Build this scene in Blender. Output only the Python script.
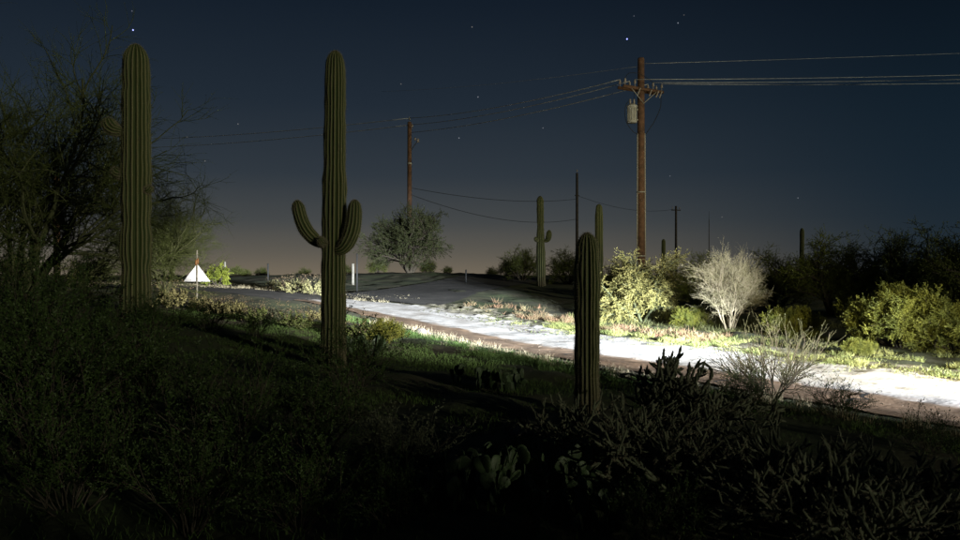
import bpy, math, random
import numpy as np
from math import radians as R, pi

# ------------------------------------------------------------------ reset
for o in list(bpy.data.objects):
    bpy.data.objects.remove(o)
scn = bpy.context.scene
C = scn.collection
ZC, F = 1.65, 750.0            # eye height, focal length in photo pixels (960 wide)

# ------------------------------------------------------------------ camera
cam_d = bpy.data.cameras.new('camera')
cam = bpy.data.objects.new('camera', cam_d)
C.objects.link(cam)
cam.location = (0, 0, ZC)
cam.rotation_euler = (pi / 2, 0, 0)
cam_d.sensor_width = 36
cam_d.lens = 36 * F / 960
cam_d.shift_y = 5 / 960
cam_d.clip_start = 0.05
cam_d.clip_end = 6000
scn.camera = cam


def px(x, y, Y):
    """photo pixel at depth Y -> world point"""
    return ((x - 480) / F * Y, Y, ZC + (275 - y) / F * Y)


def direction(x, y):
    v = np.array([(x - 480) / F, 1.0, (275 - y) / F])
    return v / np.linalg.norm(v)


def srgb(r, g, b):
    f = lambda c: (c / 255 / 12.92) if c / 255 <= 0.04045 else ((c / 255 + 0.055) / 1.055) ** 2.4
    return (f(r), f(g), f(b), 1)


# ------------------------------------------------------------------ world: night sky with town glow and stars
w = bpy.data.worlds.new('World')
scn.world = w
w.use_nodes = True
nt = w.node_tree
nt.nodes.clear()
N = nt.nodes.new
L = nt.links.new
tc = N('ShaderNodeTexCoord')
sep = N('ShaderNodeSeparateXYZ')
L(tc.outputs['Generated'], sep.inputs[0])


def ramp(stops):
    r = N('ShaderNodeValToRGB')
    r.color_ramp.interpolation = 'LINEAR'
    el = r.color_ramp.elements
    while len(el) < len(stops):
        el.new(0.5)
    for e, (p, c) in zip(el, stops):
        e.position = p
        e.color = srgb(*c)
    return r


mz = N('ShaderNodeMath'); mz.operation = 'MAXIMUM'; mz.inputs[1].default_value = 0
L(sep.outputs[2], mz.inputs[0])
ramp_glow = ramp([(0, (116, 106, 91)), (0.03, (94, 90, 82)), (0.07, (70, 73, 74)), (0.13, (48, 56, 64)),
                  (0.22, (33, 43, 54)), (0.34, (20, 30, 42)), (1.0, (6, 11, 18))])
ramp_dark = ramp([(0, (38, 46, 53)), (0.04, (32, 43, 52)), (0.1, (25, 38, 49)), (0.2, (18, 31, 42)),
                  (0.34, (9, 18, 28)), (1.0, (5, 10, 16))])
L(mz.outputs[0], ramp_glow.inputs[0])
L(mz.outputs[0], ramp_dark.inputs[0])
hv = N('ShaderNodeCombineXYZ')
L(sep.outputs[0], hv.inputs[0]); L(sep.outputs[1], hv.inputs[1])
hn = N('ShaderNodeVectorMath'); hn.operation = 'NORMALIZE'
L(hv.outputs[0], hn.inputs[0])
dt = N('ShaderNodeVectorMath'); dt.operation = 'DOT_PRODUCT'
dt.inputs[1].default_value = (math.sin(R(-17)), math.cos(R(-17)), 0)
L(hn.outputs[0], dt.inputs[0])
mr = N('ShaderNodeMapRange'); mr.interpolation_type = 'SMOOTHSTEP'
mr.inputs[1].default_value = math.cos(R(50)); mr.inputs[2].default_value = math.cos(R(3))
L(dt.outputs['Value'], mr.inputs[0])
mx = N('ShaderNodeMix'); mx.data_type = 'RGBA'
L(mr.outputs[0], mx.inputs[0]); L(ramp_dark.outputs[0], mx.inputs[6]); L(ramp_glow.outputs[0], mx.inputs[7])
last = mx.outputs[2]
STARS = [(627, 39, 2.6, (0.3, 0.35, 1.0), .00085), (133, 30, 2.0, (0.4, 0.45, 1.0), .0008), (678, 23, .55, (.8, .85, 1), .0007),
         (634, 16, .2, (.8, .85, 1), .0007), (684, 15, .15, (1, .9, .8), .0007), (472, 27, .35, (1, .9, .8), .0007),
         (478, 97, .5, (.9, .9, 1), .0007), (459, 138, .5, (.9, .9, 1), .0007), (543, 128, .3, (.9, .9, 1), .0007),
         (401, 84, .25, (1, .9, .8), .0007), (205, 161, .25, (1, .9, .8), .0007), (670, 176, .2, (.9, .9, 1), .0007),
         (798, 198, .25, (.9, .9, 1), .0007), (238, 124, .3, (1, .95, .9), .0007), (132, 11, .25, (.8, .8, 1), .0007),
         (722, 217, .15, (1, .9, .8), .0007), (187, 137, .2, (1, .95, .9), .0007)]
for sx, sy, st, colr, rad in STARS:
    d = N('ShaderNodeVectorMath'); d.operation = 'DISTANCE'
    d.inputs[1].default_value = tuple(direction(sx, sy))
    L(tc.outputs['Generated'], d.inputs[0])
    lt = N('ShaderNodeMath'); lt.operation = 'LESS_THAN'; lt.inputs[1].default_value = rad
    L(d.outputs['Value'], lt.inputs[0])
    ml = N('ShaderNodeMix'); ml.data_type = 'RGBA'; ml.blend_type = 'ADD'
    L(lt.outputs[0], ml.inputs[0]); L(last, ml.inputs[6])
    st *= .5 if st < 1 else 1
    ml.inputs[7].default_value = (colr[0] * st, colr[1] * st, colr[2] * st, 1)
    last = ml.outputs[2]
bg = N('ShaderNodeBackground'); bg.inputs[1].default_value = 1.0
wo = N('ShaderNodeOutputWorld')
L(last, bg.inputs[0]); L(bg.outputs[0], wo.inputs[0])

# ------------------------------------------------------------------ lights: low moon from behind right, and headlights of vehicles on the road outside the frame, plus added fill spots
MOON, NEAR, FAR, PLANT_FILL, SIGN_FILL = 0.86, 140000.0, 250000.0, 6500.0, 120000.0
MOON_EL, MOON_AZ = 9.0, 43.0     # height above the horizon; bearing right of straight behind the camera
import mathutils


def aim(o, target):
    d = mathutils.Vector(target) - o.location
    o.rotation_euler = d.to_track_quat('-Z', 'Y').to_euler()


sd = bpy.data.lights.new('moon', 'SUN')
sd.energy = MOON
sd.angle = R(0.5)
sd.color = (1.0, 0.96, 0.70)
so = bpy.data.objects.new('moon', sd)
C.objects.link(so)
so.location = (40 * math.sin(R(MOON_AZ)), -40 * math.cos(R(MOON_AZ)), 40 * math.tan(R(MOON_EL)))
aim(so, (0, 0, 0))


def spot(name, loc, target, power, size, blend, scale, col, soft=0.08):
    d = bpy.data.lights.new(name, 'SPOT')
    d.energy = power
    d.spot_size = R(size)
    d.spot_blend = blend
    d.shadow_soft_size = soft
    d.color = col
    o = bpy.data.objects.new(name, d)
    C.objects.link(o)
    o.location = loc
    aim(o, target)
    o.scale = scale
    return o


for dx in (-0.6, 0.6):
    spot('headlight', (9.7 + dx * .87, 8.6 + dx * .48, 1.1), (-0.2, 28.0, 0.0), NEAR / 2, 36, 0.8, (1.3, 0.34, 1), (0.80, 0.90, 1.0))
    spot('headlight', (15.6 + dx * .87, -3.0 + dx * .48, 1.45), (-1.2, 30.0, 0.7), FAR / 2, 28, 0.85, (1.05, 0.66, 1), (0.86, 0.92, 1.0))
spot('sign_fill_spot', (15.9, -3.6, 1.7), (-10.3, 28.0, 1.15), SIGN_FILL, 15, 0.7, (1.0, 0.55, 1), (1.0, 0.95, 0.86))  # added narrow fill that brightens the sign, not a vehicle's own lamp
spot('plant_fill_spot', (9.7, 8.6, 1.2), (2.9, 28, 2.2), PLANT_FILL, 70, 0.9, (1, 1, 1), (1.0, 0.90, 0.55))  # added wide warm fill that brightens the roadside plants and the pole

scn.view_settings.view_transform = 'Standard'
scn.view_settings.look = 'None'
scn.view_settings.exposure = 0
scn.view_settings.gamma = 1

# ------------------------------------------------------------------ helpers
rng = np.random.default_rng(11)


def nrm(v):
    return v / np.maximum(np.linalg.norm(v, axis=-1, keepdims=True), 1e-9)


def mesh_arrays(name, verts, quads=None, tris=None, attr=None, smooth=False):
    me = bpy.data.meshes.new(name)
    verts = np.asarray(verts, dtype=np.float32).reshape(-1, 3)
    q = np.zeros((0, 4), np.int32) if quads is None or len(quads) == 0 else np.asarray(quads, np.int32)
    t = np.zeros((0, 3), np.int32) if tris is None or len(tris) == 0 else np.asarray(tris, np.int32)
    me.vertices.add(len(verts))
    me.vertices.foreach_set('co', verts.ravel())
    me.loops.add(q.size + t.size)
    me.loops.foreach_set('vertex_index', np.concatenate([q.ravel(), t.ravel()]))
    me.polygons.add(len(q) + len(t))
    st = np.concatenate([np.arange(len(q)) * 4, q.size + np.arange(len(t)) * 3]).astype(np.int32)
    me.polygons.foreach_set('loop_start', st)
    if attr is not None:
        a = me.attributes.new('ridge', 'FLOAT', 'POINT')
        a.data.foreach_set('value', np.asarray(attr, np.float32).ravel())
    me.update(calc_edges=True)
    me.validate()
    if smooth:
        me.polygons.foreach_set('use_smooth', np.ones(len(me.polygons), bool))
    return me


class Geo:
    """collects vertex / quad / triangle blocks into one mesh"""

    def __init__(self):
        self.v, self.q, self.t, self.n = [], [], [], 0

    def add(self, v, q=None, t=None):
        v = np.asarray(v, float).reshape(-1, 3)
        if q is not None and len(q):
            self.q.append(np.asarray(q) + self.n)
        if t is not None and len(t):
            self.t.append(np.asarray(t) + self.n)
        self.v.append(v)
        self.n += len(v)
        return self

    def tubes(self, nodes, rad, m=3, cap=False):
        nodes = np.asarray(nodes, float)
        rad = np.asarray(rad, float)
        n, k, _ = nodes.shape
        tan = nrm(np.gradient(nodes, axis=1))
        main = nrm(nodes[:, -1] - nodes[:, 0])
        ref = np.where(np.abs(main[:, 2:3]) > 0.8, np.array([[1., 0.13, 0]]), np.array([[0., 0.1, 1.]]))[:, None, :]
        a = nrm(np.cross(tan, np.broadcast_to(ref, tan.shape)))
        b = np.cross(tan, a)
        th = np.arange(m) * 2 * pi / m
        ring = nodes[:, :, None, :] + rad[:, :, None, None] * (a[:, :, None, :] * np.cos(th)[None, None, :, None]
                                                               + b[:, :, None, :] * np.sin(th)[None, None, :, None])
        idx = np.arange(n * k * m).reshape(n, k, m)
        A = idx[:, :-1, :]; B = np.roll(idx, -1, 2)[:, :-1, :]
        Cc = np.roll(idx, -1, 2)[:, 1:, :]; D = idx[:, 1:, :]
        q = np.stack([A, B, Cc, D], -1).reshape(-1, 4)
        self.add(ring, q)
        if cap:
            ends = np.concatenate([nodes[:, 0], nodes[:, -1]])
            base = self.n
            tl = []
            for i in range(n):
                for j in range(m):
                    tl.append((idx[i, 0, (j + 1) % m] + base - n * k * m, idx[i, 0, j] + base - n * k * m, base + i))
                    tl.append((idx[i, -1, j] + base - n * k * m, idx[i, -1, (j + 1) % m] + base - n * k * m, base + n + i))
            self.v.append(ends); self.n += len(ends)
            self.t.append(np.array(tl))
        return self

    def tube(self, pts, r, m=8, cap=True):
        pts = np.asarray(pts, float)
        r = np.full(len(pts), r) if np.isscalar(r) else np.asarray(r, float)
        return self.tubes(pts[None], r[None], m, cap)

    def leaves(self, p, d, ln, wd):
        """diamond leaves: base p, direction d"""
        n = len(p)
        side = nrm(np.cross(d, rng.normal(size=(n, 3))))
        ln = ln * rng.uniform(.6, 1.3, (n, 1)); wd = wd * rng.uniform(.6, 1.3, (n, 1))
        v = np.stack([p, p + d * ln * .5 + side * wd, p + d * ln, p + d * ln * .5 - side * wd], 1)
        q = np.arange(n * 4).reshape(n, 4)
        return self.add(v, q)

    def box(self, c, s, rot=0):
        x, y, z = np.array(s) / 2
        v = np.array([(sx * x, sy * y, sz * z) for sz in (-1, 1) for sx, sy in ((-1, -1), (1, -1), (1, 1), (-1, 1))])
        cr, sr = math.cos(rot), math.sin(rot)
        v = np.stack([v[:, 0] * cr - v[:, 1] * sr, v[:, 0] * sr + v[:, 1] * cr, v[:, 2]], 1) + np.array(c)
        q = [(3, 2, 1, 0), (4, 5, 6, 7), (0, 1, 5, 4), (1, 2, 6, 5), (2, 3, 7, 6), (3, 0, 4, 7)]
        return self.add(v, q)

    def lathe(self, c, prof, m=12):
        """prof: list of (r, z)"""
        th = np.arange(m) * 2 * pi / m
        v = np.array([(c[0] + r * math.cos(t), c[1] + r * math.sin(t), c[2] + z) for r, z in prof for t in th])
        k = len(prof)
        q = [(i * m + j, i * m + (j + 1) % m, (i + 1) * m + (j + 1) % m, (i + 1) * m + j) for i in range(k - 1) for j in range(m)]
        return self.add(v, q)

    def mesh(self, name, smooth=False):
        v = np.concatenate(self.v)
        q = np.concatenate(self.q) if self.q else None
        t = np.concatenate(self.t) if self.t else None
        return mesh_arrays(name, v, q, t, smooth=smooth)


def link(name, data, parent=None, material=None):
    o = bpy.data.objects.new(name, data)
    C.objects.link(o)
    if parent:
        o.parent = parent
    if material is not None and data is not None and not data.materials:
        data.materials.append(material)
    return o


USED = set()


def tag(o, label, cat, group=None, kind=None):
    assert label not in USED or group, label
    USED.add(label)
    o['label'] = label
    o['category'] = cat
    if group:
        o['group'] = group
    if kind:
        o['kind'] = kind
    return o


def thing(name, label, cat, loc=(0, 0, 0), rz=0, group=None, scale=1):
    o = link(name, None)
    o.empty_display_size = .2
    o.location = loc
    o.rotation_euler = (0, 0, rz)
    o.scale = (scale,) * 3 if np.isscalar(scale) else scale
    return tag(o, label, cat, group)


# ------------------------------------------------------------------ materials
def mat(name, c1, c2=None, rough=.8, scale=6.0, bump=0.0, bscale=40, detail=4, lo=.35, hi=.65, coord='Object', rand=0.0, spec=.3, metal=0):
    m = bpy.data.materials.new(name)
    m.use_nodes = True
    t = m.node_tree
    b = t.nodes['Principled BSDF']
    b.inputs['Roughness'].default_value = rough
    b.inputs['Specular IOR Level'].default_value = spec
    b.inputs['Metallic'].default_value = metal
    if c2 is None:
        c2 = tuple(x * .7 for x in c1)
    tcn = t.nodes.new('ShaderNodeTexCoord')
    nz = t.nodes.new('ShaderNodeTexNoise')
    nz.inputs['Scale'].default_value = scale
    nz.inputs['Detail'].default_value = detail
    t.links.new(tcn.outputs[coord], nz.inputs['Vector'])
    r = t.nodes.new('ShaderNodeValToRGB')
    r.color_ramp.elements[0].position = lo
    r.color_ramp.elements[0].color = (*c1, 1)
    r.color_ramp.elements[1].position = hi
    r.color_ramp.elements[1].color = (*c2, 1)
    t.links.new(nz.outputs[0], r.inputs[0])
    out = r.outputs[0]
    if rand:
        oi = t.nodes.new('ShaderNodeObjectInfo')
        mrn = t.nodes.new('ShaderNodeMapRange')
        mrn.inputs[3].default_value = 1 - rand
        mrn.inputs[4].default_value = 1 + rand
        t.links.new(oi.outputs['Random'], mrn.inputs[0])
        hsv = t.nodes.new('ShaderNodeHueSaturation')
        t.links.new(mrn.outputs[0], hsv.inputs['Value'])
        t.links.new(out, hsv.inputs['Color'])
        out = hsv.outputs[0]
    t.links.new(out, b.inputs['Base Color'])
    if bump:
        n2 = t.nodes.new('ShaderNodeTexNoise')
        n2.inputs['Scale'].default_value = bscale
        n2.inputs['Detail'].default_value = 6
        t.links.new(tcn.outputs[coord], n2.inputs['Vector'])
        bp = t.nodes.new('ShaderNodeBump')
        bp.inputs['Strength'].default_value = bump
        bp.inputs['Distance'].default_value = .03
        t.links.new(n2.outputs[0], bp.inputs['Height'])
        t.links.new(bp.outputs[0], b.inputs['Normal'])
    return m


M = {}
M['ground'] = mat('desert_ground', (.07, .062, .034), (.042, .058, .02), .95, .5, .6, 9)
M['sand'] = mat('pale_sand', (.56, .53, .50), (.40, .36, .31), .95, 1.3, .35, 6, 8, .45, .75)
M['asphalt'] = mat('old_asphalt', (.22, .165, .12), (.13, .10, .072), .95, 1.6, .4, 50, 8)
M['darkroad'] = mat('shade_grey_road', (.075, .068, .06), (.038, .034, .03), .95, .9, .5, 12, 9, .38, .62)  # shade beyond the crest is put into this dark road colour
M['crack'] = mat('crack_tar', (.02, .018, .016), None, .8)
M['bark'] = mat('grey_bark', (.09, .075, .055), (.05, .042, .03), .9, 20, .4, 60)
M['pvbark'] = mat('green_bark', (.10, .105, .05), (.06, .07, .03), .8, 14)
M['palebark'] = mat('pale_twigs', (.26, .215, .15), (.19, .16, .10), .9, 8)
M['paletwig'] = mat('pale_fine_twigs', (.21, .18, .115), (.15, .135, .07), .9, 3)
M['leaf_dark'] = mat('leaf_dark_olive', (.11, .128, .024), (.075, .095, .018), .7, 3, rand=.2)
M['leaf_dim'] = mat('leaf_dim_olive', (.06, .068, .026), (.04, .048, .018), .75, 2)
M['leaf_mid'] = mat('leaf_green', (.075, .095, .024), (.055, .07, .018), .7, 3, rand=.2)
M['leaf_olive'] = mat('leaf_olive_yellow', (.125, .122, .013), (.06, .07, .01), .7, 2.5)
M['leaf_yellow'] = mat('leaf_yellow_green', (.23, .20, .065), (.15, .14, .04), .7, 2.5, rand=.1)
M['leaf_bright'] = mat('leaf_fresh_green', (.15, .17, .018), (.10, .125, .014), .7, 3)
M['leaf_grey'] = mat('leaf_grey_green', (.10, .11, .07), (.07, .08, .045), .8, 4, rand=.2)
M['leaf_fore'] = mat('leaf_creosote', (.038, .066, .014), (.024, .042, .01), .6, 6, rand=.25)
M['leaf_pale'] = mat('leaf_pale_yellow', (.24, .22, .10), (.16, .15, .06), .8, 4)
M['twig_dark'] = mat('twig_dark', (.055, .045, .034), (.035, .03, .022), .9, 8)
M['twig_brown'] = mat('twig_brown', (.055, .042, .024), (.036, .028, .017), .9, 8)
M['twig_olive'] = mat('twig_olive', (.06, .055, .02), (.04, .04, .016), .9, 8)
M['flower'] = mat('dry_flower_heads', (.25, .19, .11), (.17, .12, .07), .9, 30)
M['drygrass'] = mat('dry_grass', (.27, .23, .15), (.17, .145, .085), .9, 2)
M['yellowgrass'] = mat('yellow_grass', (.19, .185, .06), (.10, .12, .035), .85, 1.2)
M['greengrass'] = mat('green_grass', (.05, .088, .017), (.034, .06, .013), .8, 1.0)
M['bankgrass'] = mat('bank_grass', (.085, .085, .03), (.05, .055, .02), .85, 1.0)
M['redweed'] = mat('red_weeds', (.17, .085, .05), (.14, .12, .06), .85, 2)
M['wood'] = mat('pole_wood', (.16, .085, .048), (.09, .05, .03), .85, 5, .5, 30)
M['greywood'] = mat('dark_pole_wood', (.06, .05, .042), (.035, .03, .026), .9, 5)
M['steel'] = mat('galvanised_steel', (.36, .34, .29), (.27, .25, .21), .6, 12)
M['tank'] = mat('transformer_paint', (.42, .41, .36), (.34, .33, .29), .5, 5)
M['porcelain'] = mat('insulator_glaze', (.33, .30, .26), (.25, .2, .16), .25, 20)
M['rubber'] = mat('black_cable', (.02, .02, .02), None, .6)
M['wire'] = mat('aluminium_wire', (.6, .6, .58), None, .6)
M['signwhite'] = mat('sign_white', (.80, .82, .88), (.76, .78, .85), .45, 14)
M['orange'] = mat('faded_orange', (.2, .09, .03), (.13, .06, .025), .6, 10)
M['whitepost'] = mat('white_post_paint', (.24, .225, .19), (.15, .14, .115), .7, 8)
M['cholla'] = mat('cholla_skin', (.085, .095, .058), (.052, .06, .037), .8, 12, rand=.2)
M['spine'] = mat('spine_straw', (.27, .24, .17), (.2, .17, .12), .7, 30)
M['rock'] = mat('grey_rock', (.17, .15, .135), (.10, .09, .08), .9, 6, .5, 20)


def road_mat():
    """brown lane, its dimness put into the colour, blending into pale sand, then into the ground, by distance from the lane border"""
    m = bpy.data.materials.new('dirt_road'); m.use_nodes = True
    t = m.node_tree; b = t.nodes['Principled BSDF']
    b.inputs['Roughness'].default_value = .95; b.inputs['Specular IOR Level'].default_value = .2
    tcn = t.nodes.new('ShaderNodeTexCoord')

    def noise(sc, det=6):
        n_ = t.nodes.new('ShaderNodeTexNoise'); n_.inputs['Scale'].default_value = sc; n_.inputs['Detail'].default_value = det
        t.links.new(tcn.outputs['Object'], n_.inputs['Vector']); return n_.outputs[0]

    def two(fac, c1, c2, lo, hi):
        r = t.nodes.new('ShaderNodeValToRGB')
        r.color_ramp.elements[0].position = lo; r.color_ramp.elements[0].color = (*c1, 1)
        r.color_ramp.elements[1].position = hi; r.color_ramp.elements[1].color = (*c2, 1)
        t.links.new(fac, r.inputs[0]); return r.outputs[0]

    def blend(fac, a, c):
        x_ = t.nodes.new('ShaderNodeMix'); x_.data_type = 'RGBA'
        t.links.new(fac, x_.inputs[0]); t.links.new(a, x_.inputs[6]); t.links.new(c, x_.inputs[7]); return x_.outputs[2]

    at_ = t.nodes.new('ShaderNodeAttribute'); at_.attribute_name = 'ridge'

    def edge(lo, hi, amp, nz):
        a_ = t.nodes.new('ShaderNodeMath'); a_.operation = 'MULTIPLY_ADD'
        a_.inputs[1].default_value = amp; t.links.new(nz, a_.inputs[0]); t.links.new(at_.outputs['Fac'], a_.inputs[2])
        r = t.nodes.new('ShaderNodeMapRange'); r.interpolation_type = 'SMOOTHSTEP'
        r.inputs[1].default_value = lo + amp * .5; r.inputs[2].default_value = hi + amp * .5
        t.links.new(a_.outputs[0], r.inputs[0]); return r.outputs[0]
    lane = two(noise(1.6, 8), (.24, .155, .095), (.12, .078, .048), .35, .68)  # weaker lighting of the near lane is put into this darker brown
    sand = two(noise(1.1, 8), (.54, .51, .48), (.33, .29, .25), .44, .74)  # headlight glare on the far lane is put into this paler tone
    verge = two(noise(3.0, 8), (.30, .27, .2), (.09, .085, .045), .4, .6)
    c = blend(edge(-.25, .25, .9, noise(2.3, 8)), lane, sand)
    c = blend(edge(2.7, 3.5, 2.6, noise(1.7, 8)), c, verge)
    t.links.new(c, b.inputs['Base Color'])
    bp = t.nodes.new('ShaderNodeBump'); bp.inputs['Strength'].default_value = .4; bp.inputs['Distance'].default_value = .02
    t.links.new(noise(14, 8), bp.inputs['Height']); t.links.new(bp.outputs[0], b.inputs['Normal'])
    return m


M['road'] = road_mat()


def saguaro_mat(name, green, ridge):
    m = bpy.data.materials.new(name)
    m.use_nodes = True
    t = m.node_tree
    b = t.nodes['Principled BSDF']
    b.inputs['Roughness'].default_value = .7
    b.inputs['Specular IOR Level'].default_value = .25
    at = t.nodes.new('ShaderNodeAttribute'); at.attribute_name = 'ridge'
    tcn = t.nodes.new('ShaderNodeTexCoord')
    nz = t.nodes.new('ShaderNodeTexNoise'); nz.inputs['Scale'].default_value = 5; nz.inputs['Detail'].default_value = 5
    t.links.new(tcn.outputs['Object'], nz.inputs['Vector'])
    base = t.nodes.new('ShaderNodeValToRGB')
    base.color_ramp.elements[0].position = .3; base.color_ramp.elements[0].color = (*green, 1)
    base.color_ramp.elements[1].position = .75; base.color_ramp.elements[1].color = (green[0] * 1.5, green[1] * 1.1, green[2] * 1.2, 1)
    t.links.new(nz.outputs[0], base.inputs[0])
    rr = t.nodes.new('ShaderNodeValToRGB')
    rr.color_ramp.elements[0].position = .72; rr.color_ramp.elements[0].color = (0, 0, 0, 1)
    rr.color_ramp.elements[1].position = 1; rr.color_ramp.elements[1].color = (.85, .85, .85, 1)
    t.links.new(at.outputs['Fac'], rr.inputs[0])
    mix = t.nodes.new('ShaderNodeMix'); mix.data_type = 'RGBA'
    t.links.new(rr.outputs[0], mix.inputs[0]); t.links.new(base.outputs[0], mix.inputs[6])
    mix.inputs[7].default_value = (*ridge, 1)
    # brown corky skin at the foot and scattered scars
    sx_ = t.nodes.new('ShaderNodeSeparateXYZ'); t.links.new(tcn.outputs['Object'], sx_.inputs[0])
    n3 = t.nodes.new('ShaderNodeTexNoise'); n3.inputs['Scale'].default_value = 2.2; n3.inputs['Detail'].default_value = 8
    t.links.new(tcn.outputs['Object'], n3.inputs['Vector'])
    ad = t.nodes.new('ShaderNodeMath'); ad.operation = 'MULTIPLY_ADD'; ad.inputs[1].default_value = -2.0
    t.links.new(n3.outputs[0], ad.inputs[0]); t.links.new(sx_.outputs[2], ad.inputs[2])
    mr_ = t.nodes.new('ShaderNodeMapRange'); mr_.inputs[1].default_value = -.9; mr_.inputs[2].default_value = .1
    mr_.inputs[3].default_value = .75; mr_.inputs[4].default_value = 0
    t.links.new(ad.outputs[0], mr_.inputs[0])
    sc_ = t.nodes.new('ShaderNodeValToRGB'); sc_.color_ramp.elements[0].position = .64; sc_.color_ramp.elements[0].color = (0, 0, 0, 1)
    sc_.color_ramp.elements[1].position = .72; sc_.color_ramp.elements[1].color = (.8, .8, .8, 1)
    n4 = t.nodes.new('ShaderNodeTexNoise'); n4.inputs['Scale'].default_value = 4.5; n4.inputs['Detail'].default_value = 6
    t.links.new(tcn.outputs['Object'], n4.inputs['Vector']); t.links.new(n4.outputs[0], sc_.inputs[0])
    mxm = t.nodes.new('ShaderNodeMath'); mxm.operation = 'MAXIMUM'
    t.links.new(mr_.outputs[0], mxm.inputs[0]); t.links.new(sc_.outputs[0], mxm.inputs[1])
    mk = t.nodes.new('ShaderNodeMix'); mk.data_type = 'RGBA'
    t.links.new(mxm.outputs[0], mk.inputs[0]); t.links.new(mix.outputs[2], mk.inputs[6]); mk.inputs[7].default_value = (.075, .06, .038, 1)
    t.links.new(mk.outputs[2], b.inputs['Base Color'])
    return m


M['saguaro'] = saguaro_mat('saguaro_skin', (.03, .05, .013), (.19, .18, .085))


def pear_mat():
    m = mat('prickly_pear_skin', (.036, .06, .026), (.026, .042, .018), .55, 9, rand=.3)
    t = m.node_tree
    b = t.nodes['Principled BSDF']
    src = b.inputs['Base Color'].links[0].from_socket
    tcn = t.nodes.new('ShaderNodeTexCoord')
    vo = t.nodes.new('ShaderNodeTexVoronoi'); vo.inputs['Scale'].default_value = 26
    t.links.new(tcn.outputs['Object'], vo.inputs['Vector'])
    r = t.nodes.new('ShaderNodeValToRGB')
    r.color_ramp.elements[0].position = .12; r.color_ramp.elements[0].color = (1, 1, 1, 1)
    r.color_ramp.elements[1].position = .2; r.color_ramp.elements[1].color = (0, 0, 0, 1)
    t.links.new(vo.outputs['Distance'], r.inputs[0])
    mix = t.nodes.new('ShaderNodeMix'); mix.data_type = 'RGBA'
    t.links.new(r.outputs[0], mix.inputs[0]); t.links.new(src, mix.inputs[6])
    mix.inputs[7].default_value = (.26, .23, .15, 1)
    t.links.new(mix.outputs[2], b.inputs['Base Color'])
    return m


M['pear'] = pear_mat()

# ------------------------------------------------------------------ terrain
ctrl = np.array([
    # foreground on the camera's side
    (0, 0, .02), (-4, 2, .1), (4, 2, -.05), (0, 5, 0), (-4, 6, .12), (4, 6, -.1), (1.4, 9.7, -.12), (-2.5, 13, .03), (-6.4, 14, .36),
    (-10, 12, .5), (-6, 8, .25), (1.0, 14, -.12), (-1.5, 17, -.02), (3.6, 11.0, -.18), (-14, 18, .8), (-7, 19, .55), (-4.3, 20, .3),
    # road
    (15.6, -6, -.3), (12.4, -1, -.28), (9.6, 4.5, -.26), (6.5, 10.2, -.25), (4.4, 14.2, -.25), (3, 17, -.25), (1.2, 20.4, -.24), (-.4, 23.2, -.16),
    (8.2, 12.2, -.25), (6.2, 15.8, -.25), (3.9, 20.5, -.24), (2.4, 24, -.2), (1.0, 27.5, .02),
    (-2.8, 26.3, .14), (-5.2, 28.6, .5), (-8, 30.5, .84), (-13, 33, 1.05), (-20, 36, 1.2), (-3, 32, .55),
    # beyond the road
    (13, 12, -.2), (11, 20, -.12), (8, 24, -.12), (6, 28, -.05), (7, 34, .1), (13, 30, 0), (18, 22, -.1), (24, 30, .1), (3, 33, .45),
    (1, 36, .8), (-3, 38, .85), (-1, 42, 1.05), (-5, 46, 1.3), (-2.6, 51, 1.8), (-14, 52, 1.62), (-12, 42, 1.32), (-20, 48, 1.4), (8, 48, 1.0), (20, 50, .7), (-30, 30, 1.3), (-25, 10, .8),
    (25, 0, -.2), (30, 15, -.1), (0, -20, 0), (-20, -15, .2), (20, -25, -.3), (0, 62, 1.3), (-30, 60, 1.4), (35, 60, .9), (45, 30, .3), (-45, 20, 1.1)], float)


def _phi(r2):
    return np.where(r2 > 1e-9, .5 * r2 * np.log(np.maximum(r2, 1e-9)), 0)


_n = len(ctrl)
_K = _phi(((ctrl[:, None, :2] - ctrl[None, :, :2]) ** 2).sum(-1)) + np.eye(_n) * .6
_P = np.concatenate([np.ones((_n, 1)), ctrl[:, :2]], 1)
_A = np.block([[_K, _P], [_P.T, np.zeros((3, 3))]])
_w = np.linalg.solve(_A, np.concatenate([ctrl[:, 2], np.zeros(3)]))


def H(x, y):
    x = np.atleast_1d(np.asarray(x, float)); y = np.atleast_1d(np.asarray(y, float))
    shp = x.shape
    p = np.stack([x.ravel(), y.ravel()], 1)
    out = np.empty(len(p))
    for i in range(0, len(p), 20000):
        q = p[i:i + 20000]
        out[i:i + 20000] = _phi(((q[:, None] - ctrl[None, :, :2]) ** 2).sum(-1)) @ _w[:_n] + _w[_n] + q @ _w[_n + 1:]
    far = np.clip((np.hypot(p[:, 0], p[:, 1] - 20) - 36) / 26, 0, 1)
    far = far * far * (3 - 2 * far)
    return (np.clip(out, -.6, 2.2) * (1 - far) + 1.15 * far).reshape(shp)


def Hs(x, y):
    return float(H(x, y)[0])


# road line = border between the dimmed brown near lane and the pale far lane, running away from the viewer then bending left
RL = np.array([(17.2, -8.2), (14.5, -3.2), (11.8, 1.7), (9.3, 6.2), (6.86, 10.7), (5.05, 14.0), (3.24, 17.4), (1.5, 20.6), (-.25, 23.7),
               (-2.6, 26.9), (-5.6, 29.6), (-9.2, 31.8), (-13.5, 33.6), (-19, 35.2), (-28, 37), (-40, 38.5)])


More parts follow.
